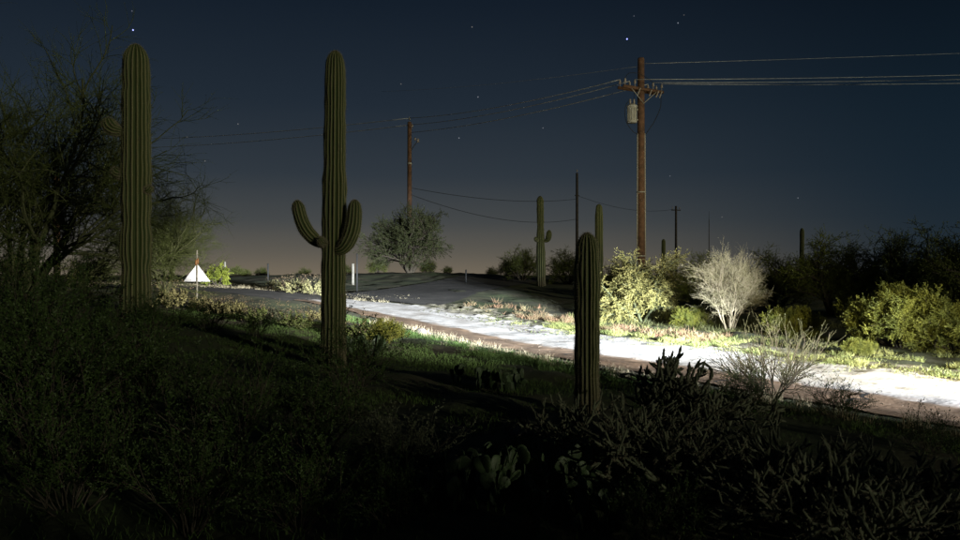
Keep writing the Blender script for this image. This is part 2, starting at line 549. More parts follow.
def catmull(p, n=24):
    out = []
    q = np.vstack([2 * p[0] - p[1], p, 2 * p[-1] - p[-2]])
    for i in range(1, len(q) - 2):
        for u in np.linspace(0, 1, n, endpoint=False):
            out.append(.5 * (2 * q[i] + (q[i + 1] - q[i - 1]) * u + (2 * q[i - 1] - 5 * q[i] + 4 * q[i + 1] - q[i + 2]) * u * u
                             + (3 * q[i] - q[i - 1] - 3 * q[i + 1] + q[i + 2]) * u ** 3))
    out.append(q[-2])
    return np.array(out)


RC = catmull(RL)
RT = nrm(np.gradient(RC, axis=0))
RN = np.stack([RT[:, 1], -RT[:, 0]], 1)          # points to the far side
RS = np.concatenate([[0], np.cumsum(np.linalg.norm(np.diff(RC, axis=0), axis=1))])
S0 = RS[np.argmin(np.abs(RC[:, 1] - 10.7))]       # arc length where the road enters the picture


def road_point(s, t):
    s = np.asarray(s, float)
    x = np.interp(s, RS, RC[:, 0]) + t * np.interp(s, RS, RN[:, 0])
    y = np.interp(s, RS, RC[:, 1]) + t * np.interp(s, RS, RN[:, 1])
    return x, y


def road_t(x, y):
    p = np.stack([np.ravel(x), np.ravel(y)], 1)
    out = np.empty(len(p))
    for i in range(0, len(p), 4000):
        q = p[i:i + 4000]
        d = ((q[:, None] - RC[None, ::3]) ** 2).sum(-1)
        j = d.argmin(1) * 3
        out[i:i + 4000] = ((q - RC[j]) * RN[j]).sum(1)
        bad = d.min(1) > 900
        out[i:i + 4000][bad] = 50
    return out.reshape(np.shape(x))


def vnoise(x, y, sc, seed=0):
    """smooth value noise"""
    g = np.random.default_rng(seed).normal(size=(64, 64))
    u = np.asarray(x) / sc; v = np.asarray(y) / sc
    i = np.floor(u).astype(int); j = np.floor(v).astype(int)
    fu = u - i; fv = v - j
    fu = fu * fu * (3 - 2 * fu); fv = fv * fv * (3 - 2 * fv)
    a = g[i % 64, j % 64]; b = g[(i + 1) % 64, j % 64]; c = g[i % 64, (j + 1) % 64]; d = g[(i + 1) % 64, (j + 1) % 64]
    return (a * (1 - fu) + b * fu) * (1 - fv) + (c * (1 - fu) + d * fu) * fv


def axis(lo, hi, step, far, grow=1.28):
    a = list(np.arange(lo, hi + 1e-6, step))
    s = step
    while a[-1] < far:
        s *= grow; a.append(a[-1] + s)
    s = step
    b = []
    x = lo
    while x > -far:
        s *= grow; x -= s; b.append(x)
    return np.array(b[::-1] + a)


def grid_mesh(name, X, Y, Z, smooth=True):
    n, m = X.shape
    idx = np.arange(n * m).reshape(n, m)
    q = np.stack([idx[:-1, :-1], idx[1:, :-1], idx[1:, 1:], idx[:-1, 1:]], -1).reshape(-1, 4)
    return mesh_arrays(name, np.stack([X, Y, Z], -1), q, smooth=smooth)


gx = axis(-26, 26, .22, 2500)
gy = axis(-9, 52, .22, 2500)
GX, GY = np.meshgrid(gx, gy, indexing='ij')
GT = road_t(GX, GY)
rough = np.clip(np.maximum(-1.9 - GT, GT - 3.2) / 1.0, 0, 1)
GZ = H(GX, GY) + rough * (.035 * vnoise(GX, GY, 1.1, 3) + .018 * vnoise(GX, GY, .45, 4))
GZ -= np.where((GT > -1.5) & (GT < 2.9), .05, 0)
gr = link('ground', grid_mesh('ground', GX, GY, GZ), None, M['ground'])
gr['kind'] = 'structure'
gr['label'] = 'dark uneven desert ground sloping down to the road'


def strip(name, s, tlo, thi, nt, dz, m):
    """a sheet between two offsets from the road line, laid over the terrain"""
    T = np.linspace(0, 1, nt)[None, :] * (thi - tlo)[:, None] + tlo[:, None]
    S = np.repeat(s[:, None], nt, 1)
    x, y = road_point(S, T)
    z = H(x, y) + dz(S, T)
    o = link(name, grid_mesh(name, x, y, z), None, m)
    o['kind'] = 'structure'
    return o


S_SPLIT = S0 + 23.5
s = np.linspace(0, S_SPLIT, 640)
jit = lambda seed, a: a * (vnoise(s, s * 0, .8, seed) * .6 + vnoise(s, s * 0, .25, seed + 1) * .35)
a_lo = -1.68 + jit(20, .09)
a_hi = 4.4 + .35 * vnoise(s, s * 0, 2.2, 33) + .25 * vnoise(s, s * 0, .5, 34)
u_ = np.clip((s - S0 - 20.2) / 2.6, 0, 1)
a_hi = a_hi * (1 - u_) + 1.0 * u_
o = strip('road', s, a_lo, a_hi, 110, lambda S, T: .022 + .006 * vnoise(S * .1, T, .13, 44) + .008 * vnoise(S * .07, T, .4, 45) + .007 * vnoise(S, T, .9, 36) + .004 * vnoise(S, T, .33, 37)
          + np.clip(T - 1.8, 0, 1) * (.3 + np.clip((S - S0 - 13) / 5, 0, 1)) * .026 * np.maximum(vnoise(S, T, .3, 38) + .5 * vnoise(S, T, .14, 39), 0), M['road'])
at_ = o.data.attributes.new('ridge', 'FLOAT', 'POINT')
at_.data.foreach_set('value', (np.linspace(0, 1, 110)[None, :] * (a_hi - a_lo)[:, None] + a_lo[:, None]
                               + np.clip((s - S0 - 15) / 7, 0, 1)[:, None] * .9).astype(np.float32).ravel())  # shift pales the near lane towards the bend, standing in for headlight
o['label'] = 'dirt road with a dimmed brown near lane and a pale sandy far lane'
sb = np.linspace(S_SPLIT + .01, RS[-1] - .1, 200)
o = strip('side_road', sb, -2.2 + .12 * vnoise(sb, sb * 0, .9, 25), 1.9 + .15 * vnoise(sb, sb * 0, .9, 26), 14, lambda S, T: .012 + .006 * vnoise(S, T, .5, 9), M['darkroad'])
o['label'] = 'shade-toned dark grey road leading off to the left past the triangular sign'
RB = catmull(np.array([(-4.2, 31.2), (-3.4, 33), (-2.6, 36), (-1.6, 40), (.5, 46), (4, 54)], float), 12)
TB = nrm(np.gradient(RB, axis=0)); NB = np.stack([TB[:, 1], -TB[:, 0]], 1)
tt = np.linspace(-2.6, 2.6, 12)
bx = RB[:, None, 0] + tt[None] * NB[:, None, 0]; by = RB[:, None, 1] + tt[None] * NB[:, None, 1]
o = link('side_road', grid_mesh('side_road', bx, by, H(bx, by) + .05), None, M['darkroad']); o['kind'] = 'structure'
o['label'] = 'shade-toned grey road climbing over the crest beside the round tree'
# long irregular crack across the lane at the right
g = Geo()
for s0, t0, s1, t1 in [(S0 + .6, -1.5, S0 + 1.5, .05), (S0 + 3.1, -1.6, S0 + 3.5, .0), (S0 + 8, -1.3, S0 + 8.4, -.2)]:
    u = np.linspace(0, 1, 22)
    sa = s0 + (s1 - s0) * u + .12 * vnoise(u, u * 0, .12, 41); ta = t0 + (t1 - t0) * u
    x0, y0 = road_point(sa - .03 - .03 * rng.random(22), ta); x1, y1 = road_point(sa + .03 + .03 * rng.random(22), ta)
    v = np.concatenate([np.stack([x0, y0, H(x0, y0) + .045], 1), np.stack([x1, y1, H(x1, y1) + .045], 1)])
    g.add(v, [(i, i + 1, 22 + i + 1, 22 + i) for i in range(21)])
o = link('road_crack', g.mesh('road_crack'), None, M['crack']); o['kind'] = 'structure'


# ------------------------------------------------------------------ growing plants
def grow(base_pos, base_dir, specs):
    """specs per level: dict(n children per parent, k nodes, l length, r radius, a angle, up, wan, u0). returns list of (nodes, radii)"""
    out = []
    sp = specs[0]
    pos = np.asarray(base_pos, float); d = nrm(np.asarray(base_dir, float))
    ln = sp['l'] * rng.uniform(.75, 1.15, len(pos)); rad = np.full(len(pos), sp['r'])
    for li, sp in enumerate(specs):
        if li:
            nodes, rr = out[-1]
            n, k, _ = nodes.shape
            c = sp['n']
            u = rng.uniform(sp.get('u0', .3), 1.0, (n, c)) * (k - 1)
            i = np.minimum(u.astype(int), k - 2); f = (u - i)[..., None]
            ar = np.arange(n)[:, None]
            p = nodes[ar, i] * (1 - f) + nodes[ar, i + 1] * f
            dd = nrm(nodes[ar, i + 1] - nodes[ar, i])
            perp = nrm(np.cross(dd, rng.normal(size=dd.shape)))
            ang = np.radians(sp['a']) * rng.uniform(.6, 1.3, (n, c))[..., None]
            d = (dd * np.cos(ang) + perp * np.sin(ang)).reshape(-1, 3)
            pos = p.reshape(-1, 3)
            prad = (rr[ar, i] * (1 - f[..., 0]) + rr[ar, i + 1] * f[..., 0]).reshape(-1)
            rad = np.minimum(prad * .8, sp['r'])
            ln = sp['l'] * rng.uniform(.5, 1.3, len(pos))
        k = sp['k']
        nodes = np.empty((len(pos), k, 3)); nodes[:, 0] = pos
        cur = d.copy()
        for j in range(1, k):
            cur = nrm(cur + sp.get('wan', .15) * rng.normal(size=cur.shape) + np.array([0, 0, sp.get('up', 0)]))
            nodes[:, j] = nodes[:, j - 1] + cur * (ln / (k - 1))[:, None]
        rr = rad[:, None] * np.linspace(1, sp.get('tap', .5), k)[None]
        out.append((nodes, rr))
    return out


def fan(n, spread, z=0.0, r0=.05, seed_dir=None):
    """n stems leaving the ground in a fan; spread = tilt from vertical in degrees"""
    az = np.arange(n) * 2.399 + rng.uniform(0, 6.28)
    tl = np.radians(spread) * np.sqrt(rng.uniform(.08, 1, n))
    d = np.stack([np.sin(tl) * np.cos(az), np.sin(tl) * np.sin(az), np.cos(tl)], 1)
    p = np.stack([np.cos(az) * r0 * rng.random(n), np.sin(az) * r0 * rng.random(n), np.full(n, z)], 1)
    return p, d


def leaf_on(geo, nodes, per, ln, wd, spread=.8):
    n, k, _ = nodes.shape
    u = rng.uniform(.1, 1, (n, per)) * (k - 1)
    i = np.minimum(u.astype(int), k - 2); f = (u - i)[..., None]
    ar = np.arange(n)[:, None]
    p = (nodes[ar, i] * (1 - f) + nodes[ar, i + 1] * f).reshape(-1, 3)
    d = nrm((nodes[ar, i + 1] - nodes[ar, i]).reshape(-1, 3) / 1e-2)
    d = nrm(nrm(d) + spread * rng.normal(size=d.shape))
    geo.leaves(p, d, ln, wd)


def plant_meshes(name, p, d, specs, wood_levels, sides, leaf=None):
    """leaf: (level, per branch, length, width). returns (stem mesh, crown mesh)"""
    lv = grow(p, d, specs)
    gw, gc = Geo(), Geo()
    for i, (nodes, rr) in enumerate(lv):
        (gw if i < wood_levels else gc).tubes(nodes, rr, sides[i])
    if leaf:
        for (lev, per, ln, wd) in (leaf if isinstance(leaf, list) else [leaf]):
            leaf_on(gc, lv[lev][0], per, ln, wd)
    return gw.mesh(name + '_wood'), gc.mesh(name + '_crown'), lv


PROTO = {}


def proto(key, p, d, specs, wl, sides, leaf, wood_mat, crown_mat, names=('trunk', 'crown')):
    a, b, lv = plant_meshes(key, p, d, specs, wl, sides, leaf)
    a.materials.append(M[wood_mat]); b.materials.append(M[crown_mat])
    PROTO[key] = (a, b, names)
    return lv


def plant(key, name, label, cat, x, y, scale=1.0, rz=0.0, group=None, dz=-.03):
    a, b, names = PROTO[key]
    t = thing(name, label, cat, (x, y, Hs(x, y) + dz), rz, group, scale)
    link(names[0], a, t); link(names[1], b, t)
    return t


# --- big sparse palo verde at the left
p, d = fan(6, 36, 0, .15)
proto('big', p, d, [dict(l=2.6, k=7, r=.075, up=.08, wan=.13), dict(n=7, l=2.0, k=7, r=.034, a=44, up=.06, wan=.15, u0=.15),
                    dict(n=8, l=1.15, k=6, r=.014, a=44, up=.04, wan=.15, u0=.15), dict(n=6, l=.7, k=5, r=.0065, a=40, up=.0, wan=.14, u0=.15),
                    dict(n=5, l=.42, k=4, r=.0038, a=36, up=-.03, wan=.14, u0=.1)], 3, [6, 5, 4, 3, 3], (4, 2, .035, .005), 'pvbark', 'leaf_mid')
# --- dense dark trees behind the road (two shapes)
for q, sp in (('dense', 52), ('dense_b', 66)):
    p, d = fan(8, sp, 0, .15)
    proto(q, p, d, [dict(l=1.9, k=6, r=.07, up=.09, wan=.14), dict(n=6, l=1.1, k=6, r=.03, a=46, up=.05, wan=.16, u0=.25),
                    dict(n=7, l=.7, k=5, r=.012, a=48, up=.02, wan=.18, u0=.2), dict(n=8, l=.42, k=4, r=.005, a=46, up=.0, wan=.2, u0=.15)],
          3, [6, 5, 3, 3], (3, 18, .06, .008), 'bark', 'leaf_dark')
# --- weeping palo verde lit by the lamps
p, d = fan(8, 54, 0, .14)
proto('verde', p, d, [dict(l=1.6, k=6, r=.045, up=.05, wan=.17), dict(n=6, l=.85, k=6, r=.022, a=50, up=.03, wan=.2, u0=.25),
                      dict(n=7, l=.5, k=5, r=.009, a=46, up=-.05, wan=.2, u0=.2), dict(n=8, l=.3, k=5, r=.0045, a=42, up=-.09, wan=.2, u0=.15)],
      3, [6, 5, 4, 3], (3, 13, .06, .008), 'pvbark', 'leaf_yellow')
# --- pale leafless vase-shaped shrub
p, d = fan(13, 26, 0, .16)
proto('pale', p, d, [dict(l=1.5, k=7, r=.026, up=.05, wan=.12), dict(n=7, l=.95, k=6, r=.011, a=28, up=.06, wan=.14, u0=.35),
                     dict(n=8, l=.55, k=5, r=.0052, a=36, up=.02, wan=.18, u0=.15), dict(n=9, l=.3, k=4, r=.003, a=36, up=.02, wan=.2, u0=.15)],
      2, [6, 5, 3, 3], (3, 2, .03, .005), 'palebark', 'paletwig')
# --- tree beside the far pole
p, d = fan(6, 52, 0, .2)
proto('wide', p, d, [dict(l=2.3, k=6, r=.10, up=.07, wan=.12), dict(n=8, l=1.4, k=6, r=.05, a=44, up=.02, wan=.16, u0=.28),
                     dict(n=7, l=.85, k=5, r=.02, a=44, up=.01, wan=.18, u0=.3), dict(n=7, l=.55, k=4, r=.009, a=40, up=.0, wan=.18, u0=.15)],
      3, [6, 5, 4, 3], (3, 22, .10, .012), 'bark', 'leaf_dim')
# --- round leafy bush, yellow-green
p, d = fan(16, 76, 0, .14)
proto('round', p, d, [dict(l=.9, k=5, r=.024, up=.13, wan=.12), dict(n=8, l=.42, k=5, r=.011, a=46, up=.08, wan=.16, u0=.3),
                      dict(n=8, l=.25, k=4, r=.005, a=46, up=.08, wan=.18, u0=.15), dict(n=6, l=.16, k=3, r=.0028, a=42, up=.08, wan=.15, u0=.2)],
      2, [5, 4, 3, 3], (3, 12, .042, .006), 'twig_dark', 'leaf_olive')
# --- small fresh-green tree
p, d = fan(5, 50, 0, .05)
proto('fresh', p, d, [dict(l=.7, k=5, r=.03, up=.1, wan=.12), dict(n=6, l=.5, k=4, r=.014, a=50, up=.05, wan=.18, u0=.3),
                      dict(n=7, l=.3, k=3, r=.006, a=48, up=.0, wan=.2, u0=.2)], 2, [5, 4, 3], (2, 30, .08, .022), 'twig_dark', 'leaf_bright')
# --- desert shrub with small leaves: creosote (three shapes)
for q, sp, ml in (('creosote', 58, 'leaf_fore'), ('creosote_b', 42, 'leaf_fore'), ('creosote_c', 66, 'leaf_grey')):
    p, d = fan(16, sp, 0, .10)
    proto(q, p, d, [dict(l=.62, k=6, r=.008, up=.05, wan=.12), dict(n=5, l=.4, k=5, r=.0045, a=34, up=.05, wan=.14, u0=.25),
                    dict(n=6, l=.2, k=4, r=.0026, a=36, up=.05, wan=.16, u0=.2)], 2, [4, 3, 3], (2, 11, .026, .0065), 'twig_dark', ml, ('stems', 'crown'))
# --- brittlebush: low mound with dry flower stalks standing above it
def brittle(key, leafmat):
    p, d = fan(14, 70, 0, .08)
    lv = grow(p, d, [dict(l=.36, k=5, r=.008, up=.08, wan=.12), dict(n=6, l=.22, k=4, r=.004, a=40, up=.08, wan=.15, u0=.3)])
    gw, gc, gf = Geo(), Geo(), Geo()
    for nodes, rr in lv:
        gw.tubes(nodes, rr, 3)
    leaf_on(gc, lv[1][0], 16, .055, .015)
    st = grow(lv[1][0][::2, -1], nrm(lv[1][0][::2, -1] - lv[1][0][::2, 0]) + np.array([0, 0, .6]),
              [dict(l=.22, k=4, r=.002, up=.1, wan=.12), dict(n=3, l=.1, k=3, r=.0014, a=30, up=.1, wan=.1, u0=.4)])
    for nodes, rr in st:
        gw.tubes(nodes, rr, 3)
    tip = st[1][0][:, -1]
    for _ in range(4):
        gf.leaves(tip, nrm(rng.normal(size=tip.shape) + np.array([0, 0, .4])), .018, .006)
    a, b, c = gw.mesh(key + '_s'), gc.mesh(key + '_c'), gf.mesh(key + '_f')
    a.materials.append(M['twig_dark']); b.materials.append(M[leafmat]); c.materials.append(M['flower'])
    PROTO[key] = (a, b, ('stems', 'crown'), c)


brittle('brittle', 'leaf_grey')
brittle('brittle_b', 'leaf_mid')
brittle('brittle_p', 'leaf_pale')


def plant_b(key, name, label, x, y, scale=1.0, rz=0.0, group=None):
    a, b, names, c = PROTO[key]
    t = thing(name, label, 'shrub', (x, y, Hs(x, y) - .02), rz, group, scale)
    link('stems', a, t); link('crown', b, t); f = link('flower_heads', c, t); f['kind'] = 'stuff'
    return t


# --- bare spreading twig bush
p, d = fan(26, 66, 0, .08)
proto('bare', p, d, [dict(l=.75, k=7, r=.0095, up=.06, wan=.12), dict(n=5, l=.42, k=5, r=.006, a=30, up=.03, wan=.15, u0=.25),
                     dict(n=5, l=.22, k=4, r=.0036, a=32, up=.03, wan=.15, u0=.2)], 2, [4, 3, 3], (2, 3, .02, .005), 'twig_brown', 'twig_olive', ('stems', 'crown'))


# ------------------------------------------------------------------ saguaros
def ribbed(spine, rad, ribs, per=6, depth=.25):
    """star-section tube along a spine; returns verts, quads, tris, ridge attr, areole points, areole normals"""
    spine = np.asarray(spine, float); rad = np.asarray(rad, float)
    k = len(spine); m = ribs * per
    tan = nrm(np.gradient(spine, axis=0))
    a = np.cross(tan, np.array([0, 1.0, .001])); a = nrm(a)
    b = np.cross(tan, a)
    th = np.arange(m) * 2 * pi / m
    rd = np.abs(np.cos(th * ribs / 2)) ** .8
    sd_ = int(rng.integers(9999))
    th = th + .35 / ribs * vnoise(th * 3, th * 0, 1.0, sd_)
    prof = (1 - depth) + depth * rd
    wob = 1 + .028 * vnoise(np.arange(k)[:, None] * .22 + 0 * th[None], np.arange(m)[None] / per + np.zeros((k, 1)), 1.0, sd_ + 1)
    v = spine[:, None] + (rad[:, None] * prof[None, :] * wob)[:, :, None] * (a[:, None] * np.cos(th)[None, :, None] + b[:, None] * np.sin(th)[None, :, None])
    idx = np.arange(k * m).reshape(k, m)
    nx = np.roll(idx, -1, 1)
    q = np.stack([idx[:-1], nx[:-1], nx[1:], idx[1:]], -1).reshape(-1, 4)
    attr = np.broadcast_to(rd[None], (k, m)).copy()
    rp = v[:, ::per].reshape(-1, 3)
    rn = (v[:, ::per] - spine[:, None]).reshape(-1, 3)
    return v.reshape(-1, 3), q, attr.ravel(), rp, nrm(rn)


def smooth_path(pts, n):
    p = catmull(np.asarray(pts, float), 20)
    s = np.concatenate([[0], np.cumsum(np.linalg.norm(np.diff(p, axis=0), axis=1))])
    u = np.linspace(0, s[-1], n)
    return np.stack([np.interp(u, s, p[:, i]) for i in range(3)], 1), u


def dome_radius(u, r, tip, bottom=None):
    """radius along arc length u, closing as a dome at the tip"""
    e = np.clip((u[-1] - u) / tip, 0, 1)
    return r * np.sqrt(np.clip(1 - (1 - e) ** 2, 0.0004, 1))


def saguaro_limb(name, parent, pts, r_pts, tip, ribs, nseg, spines=True, per=6, taper_start=False, sp_len=.035):
    path, u = smooth_path(pts, nseg)
    # refine rings near the tip
    uu = np.concatenate([np.linspace(0, u[-1] - tip, nseg), u[-1] - tip * (1 - np.sin(np.linspace(0, 1, 12)[1:] * pi / 2))])
    path = np.stack([np.interp(uu, u, path[:, i]) for i in range(3)], 1)
    rr = np.interp(uu / u[-1], np.linspace(0, 1, len(r_pts)), r_pts) * (1 + .035 * vnoise(uu, uu * 0, .3, int(rng.integers(999))))
    rr = rr * dome_radius(uu, 1, tip)
    if taper_start:
        rr *= .45 + .55 * np.clip(uu / (2.2 * max(r_pts)), 0, 1) ** .5
    v, q, attr, rp, rn = ribbed(path, rr, ribs, per)
    me = mesh_arrays(name, v, q, None, attr, smooth=True)
    me.materials.append(M['saguaro'])
    o = link(name, me, parent)
    if spines:
        g = Geo()
        step = 1
        P = rp; Nn = rn
        rep = 5
        P = np.repeat(P, rep, 0); Nn = np.repeat(Nn, rep, 0)
        P = P + rng.normal(size=P.shape) * .004
        D = nrm(Nn + .75 * rng.normal(size=P.shape))
        ln = sp_len * rng.uniform(.5, 1.2, (len(P), 1))
        side = nrm(np.cross(D, rng.normal(size=P.shape))) * .0016
        vv = np.stack([P - side, P + side, P + D * ln], 1)
        g.add(vv, None, np.arange(len(P) * 3).reshape(-1, 3))
        sm = g.mesh('spines'); sm.materials.append(M['spine'])
        so_ = link('spines', sm, o); so_['kind'] = 'stuff'
    return o


def saguaro(label, loc, h, r_pts, ribs, nseg, arms=(), spines=True, lean=0.0, per=6, group='saguaros'):
    t = thing('saguaro_cactus', label, 'saguaro', loc, 0, group)
    tr = saguaro_limb('trunk', t, [(0, 0, -.1), (lean * .3, 0, h * .33), (lean * .7, 0, h * .66), (lean, 0, h)], r_pts, r_pts[-1] * 1.7, ribs, nseg, spines, per)
    for pts, rp, ts in arms:
        saguaro_limb('arm', t, pts, rp, max(rp) * 1.3, max(10, int(ribs * .7)), max(12, nseg // 5), spines, per, ts)
    return t


x, y, _ = px(333, 368, 13)
saguaro('tall saguaro with two upcurved arms, at the centre left', (x, y, Hs(x, y)), 5.5, [.215, .215, .205, .215, .19, .18, .17], 18, 130,
        [([(-.08, -.04, 2.12), (-.27, -.05, 2.2), (-.43, -.06, 2.36), (-.54, -.06, 2.58), (-.62, -.05, 2.9)], [.10, .115, .125, .12, .115], True),
         ([(.05, -.12, 2.02), (.2, -.17, 2.07), (.32, -.18, 2.25), (.39, -.18, 2.52), (.41, -.17, 2.9)], [.10, .125, .135, .125, .115], True),
         ([(-.1, -.15, 2.15), (-.15, -.21, 2.18), (-.18, -.26, 2.26)], [.06, .075, .07], False)], lean=.04)
x, y, _ = px(136, 345, 14)
saguaro('thick armless saguaro with a small round bud, beside the left tree', (x, y, Hs(x, y)), 5.62 - (Hs(x, y) - .34), [.28, .275, .26, .268, .262, .245, .21], 18, 130,
        [([(-.2, -.1, 3.94), (-.33, -.12, 3.97), (-.42, -.12, 4.04), (-.48, -.12, 4.2)], [.08, .125, .14, .13], False),
         ([(-.2, -.08, 3.15), (-.3, -.1, 3.18), (-.37, -.1, 3.28)], [.08, .12, .11], False),
         ([(.2, -.06, 2.86), (.27, -.07, 2.88), (.31, -.07, 2.95)], [.06, .085, .08], False)])
x, y, _ = px(587, 410, 9.7)
saguaro('short single-stem saguaro standing before the road', (x, y, Hs(x, y)), ZC + (275 - 233) / F * 9.7 - Hs(x, y), [.155, .16, .155, .165, .16, .145], 18, 80)
x, y, _ = px(541, 285, 44)
z = Hs(x, y)
hh = ZC + (275 - 196) / F * 44 - z
k = 31 / F
saguaro('slender distant saguaro with one small arm on its right', (x, y, z), hh, [.28, .28, .23, .21, .2], 14, 60,
        [([(.14, -.07, hh - 2.64), (.34, -.08, hh - 2.6), (.44, -.08, hh - 2.4), (.48, -.08, hh - 2.0)], [.13, .17, .17, .14], True),
         ([(-.14, -.07, hh - 2.64), (-.27, -.08, hh - 2.58), (-.33, -.08, hh - 2.4)], [.1, .13, .13], False)], lean=-.05)
for lab, pxx, ytop, Y, rpx in (('dark bare saguaro spire just behind the short saguaro', 599, 204, 37, 4.2),
                               ('small dark saguaro tip between the two lit shrubs', 663.5, 239, 55, 2.2),
                               ('little saguaro tip showing above the dark trees', 802, 228, 42, 2.3),
                               ):
    x, y, zt = px(pxx, ytop, Y)
    z = Hs(x, y)
    r = rpx / F * Y
    saguaro(lab, (x, y, z), zt - z, [r, r, r * .95, r * .9], 14, 40, spines=False, group='distant saguaros')

# ------------------------------------------------------------------ utility poles
def pole(label, x, y, ztop, r0, r1, wood='wood'):
    z = Hs(x, y)
    t = thing('utility_pole', label, 'utility pole', (x, y, z), 0, 'utility poles')
    h = ztop - z
    g = Geo().tube([(0, 0, -.4), (0, 0, h * .5), (0, 0, h - .04), (0, 0, h)], [r0, (r0 + r1) / 2, r1, r1 * .85], 14)
    link('shaft', g.mesh('shaft', True), t, M[wood])
    return t, h


def insulator(parent, loc, s=1.0):
    g = Geo().lathe(loc, [(0.012, -.16 * s), (.02, -.02), (.055 * s, 0), (.06 * s, .03 * s), (.03 * s, .045 * s), (.055 * s, .075 * s), (.05 * s, .1 * s),
                          (.03 * s, .115 * s), (.035 * s, .14 * s), (.001, .16 * s)], 10)
    return link('insulator', g.mesh('insulator', True), parent, M['porcelain'])


PX, PY, PZT = px(641, 58, 33)
mp, mh = pole('tall wooden utility pole with crossarms and transformer, behind lit shrubs', PX, PY, PZT, .20, .145)
zb = Hs(PX, PY)
z_arm = ZC + (275 - 90) / F * 33 - zb
ax = np.array([.87, .5, 0]); wd_ = np.array([-.5, .87, 0])
ra = math.atan2(.5, .87)
for k_, off in ((0, -.17), (1, .17)):
    c = wd_ * off + np.array([0, 0, z_arm])
    g = Geo().box(c, (2.3, .09, .115), ra)
    link('crossarm', g.mesh('crossarm'), mp, M['wood'])
ins = []
for u in (-1.05, -.5, .55, 1.05):
    for off in (-.17, .17):
        c = ax * u + wd_ * off + np.array([0, 0, z_arm + .2])
        insulator(mp, tuple(c), 1.0)
        ins.append(c)
for sgn in (-1, 1):
    g = Geo().tube([tuple(ax * sgn * .7 + wd_ * -.2 + np.array([0, 0, z_arm - .06])), tuple(wd_ * -.17 + np.array([0, 0, z_arm - .62]))], .018, 6)
    link('brace', g.mesh('brace'), mp, M['steel'])
# cut-out fuses and arrester hanging from the arm at the right
for u, off in ((.75, -.24), (.95, -.24), (.35, -.24), (-.3, -.24)):
    c = ax * u + wd_ * off + np.array([0, 0, z_arm - .1])
    g = Geo().lathe((0, 0, 0), [(.001, -.2), (.03, -.19), (.035, -.12), (.02, -.1), (.04, -.07), (.02, -.04), (.04, 0), (.02, .03), (.035, .06), (.012, .12), (.001, .125)], 8)
    o = link('fuse', g.mesh('fuse', True), mp, M['porcelain'])
    o.location = c; o.rotation_euler = (.25, .35, 0)
# transformer tank on the left of the shaft
tcx = -.42; tcy = -.12; tz = ZC + (275 - 123.5) / F * 33 - zb
tank = link('transformer', Geo().lathe((tcx, tcy, tz), [(.001, 0), (.2, 0), (.215, .03), (.215, .68), (.235, .69), (.235, .74), (.2, .78), (.08, .84), (.001, .85)], 20).mesh('transformer', True), mp, M['tank'])
for i in range(5):
    th = -2.6 + i * .42
    g = Geo().box((tcx + .225 * math.cos(th), tcy + .225 * math.sin(th), tz + .36), (.05, .014, .52), th)
    link('cooling_fin', g.mesh('cooling_fin'), tank, M['tank'])
for dx in (-.08, .09):
    g = Geo().lathe((tcx + dx, tcy, tz + .8), [(.03, 0), (.03, .05), (.05, .06), (.03, .1), (.05, .13), (.03, .17), (.04, .2), (.015, .26), (.001, .265)], 8)
    link('bushing', g.mesh('bushing', True), tank, M['porcelain'])
for zz in (.15, .6):
    link('mounting_bracket', Geo().box((tcx * .45, tcy * .45, tz + zz), (.3, .06, .06), math.atan2(tcy, tcx)).mesh('mounting_bracket'), mp, M['steel'])

# conduits down both sides of the shaft, straps
for dx, r in ((-.18, .03), (.17, .036)):
    g = Geo().tube([(dx * 1.04, -.06, -.2), (dx * .98, -.06, 4), (dx * .9, -.05, tz - .55), (dx * .86, -.05, tz - .45)], r, 8)
    link('conduit', g.mesh('conduit', True), mp, M['steel'])
for zz in (2.4, 5.2):
    link('strap', Geo().lathe((0, -.02, zz), [(.205, 0), (.21, .01), (.21, .04), (.205, .05)], 16).mesh('strap'), mp, M['steel'])


def loop(pts, r=.014, n=26):
    pth, _ = smooth_path(pts, n)
    return Geo().tube(pth, r, 5)


link('jumper_cable', loop([(tcx - .08, tcy, tz + 1.05), (tcx - .3, tcy - .05, tz + .7), (tcx - .28, tcy - .05, tz + .1), (tcx, tcy - .05, tz - .35), (-.17, -.14, tz - .5)]).mesh('jumper_cable'), mp, M['rubber'])
e = ax * .95 + wd_ * -.24 + np.array([0, 0, z_arm - .25])
link('jumper_cable', loop([tuple(e), tuple(e + np.array([-.05, -.05, -.5])), (.58, 0, z_arm - 1.4), (.42, -.08, tz - .15), (.18, -.1, tz - .5)], .016).mesh('jumper_cable'), mp, M['rubber'])
link('jumper_cable', loop([(tcx + .09, tcy, tz + 1.05), (tcx + .1, tcy, tz + 1.3), (-.25, -.25, z_arm - .2), tuple(ax * -.3 + wd_ * -.24 + np.array([0, 0, z_arm + .02]))], .012).mesh('jumper_cable'), mp, M['rubber'])
link('jumper_cable', loop([tuple(ax * -1.05 + wd_ * -.17 + np.array([0, 0, z_arm + .36])), tuple(ax * -.75 + wd_ * -.1 + np.array([0, 0, z_arm + .62])), tuple(ax * -.2 + wd_ * -.2 + np.array([0, 0, z_arm + .62])), tuple(ax * .55 + wd_ * -.17 + np.array([0, 0, z_arm + .36]))], .012).mesh('jumper_cable'), mp, M['rubber'])

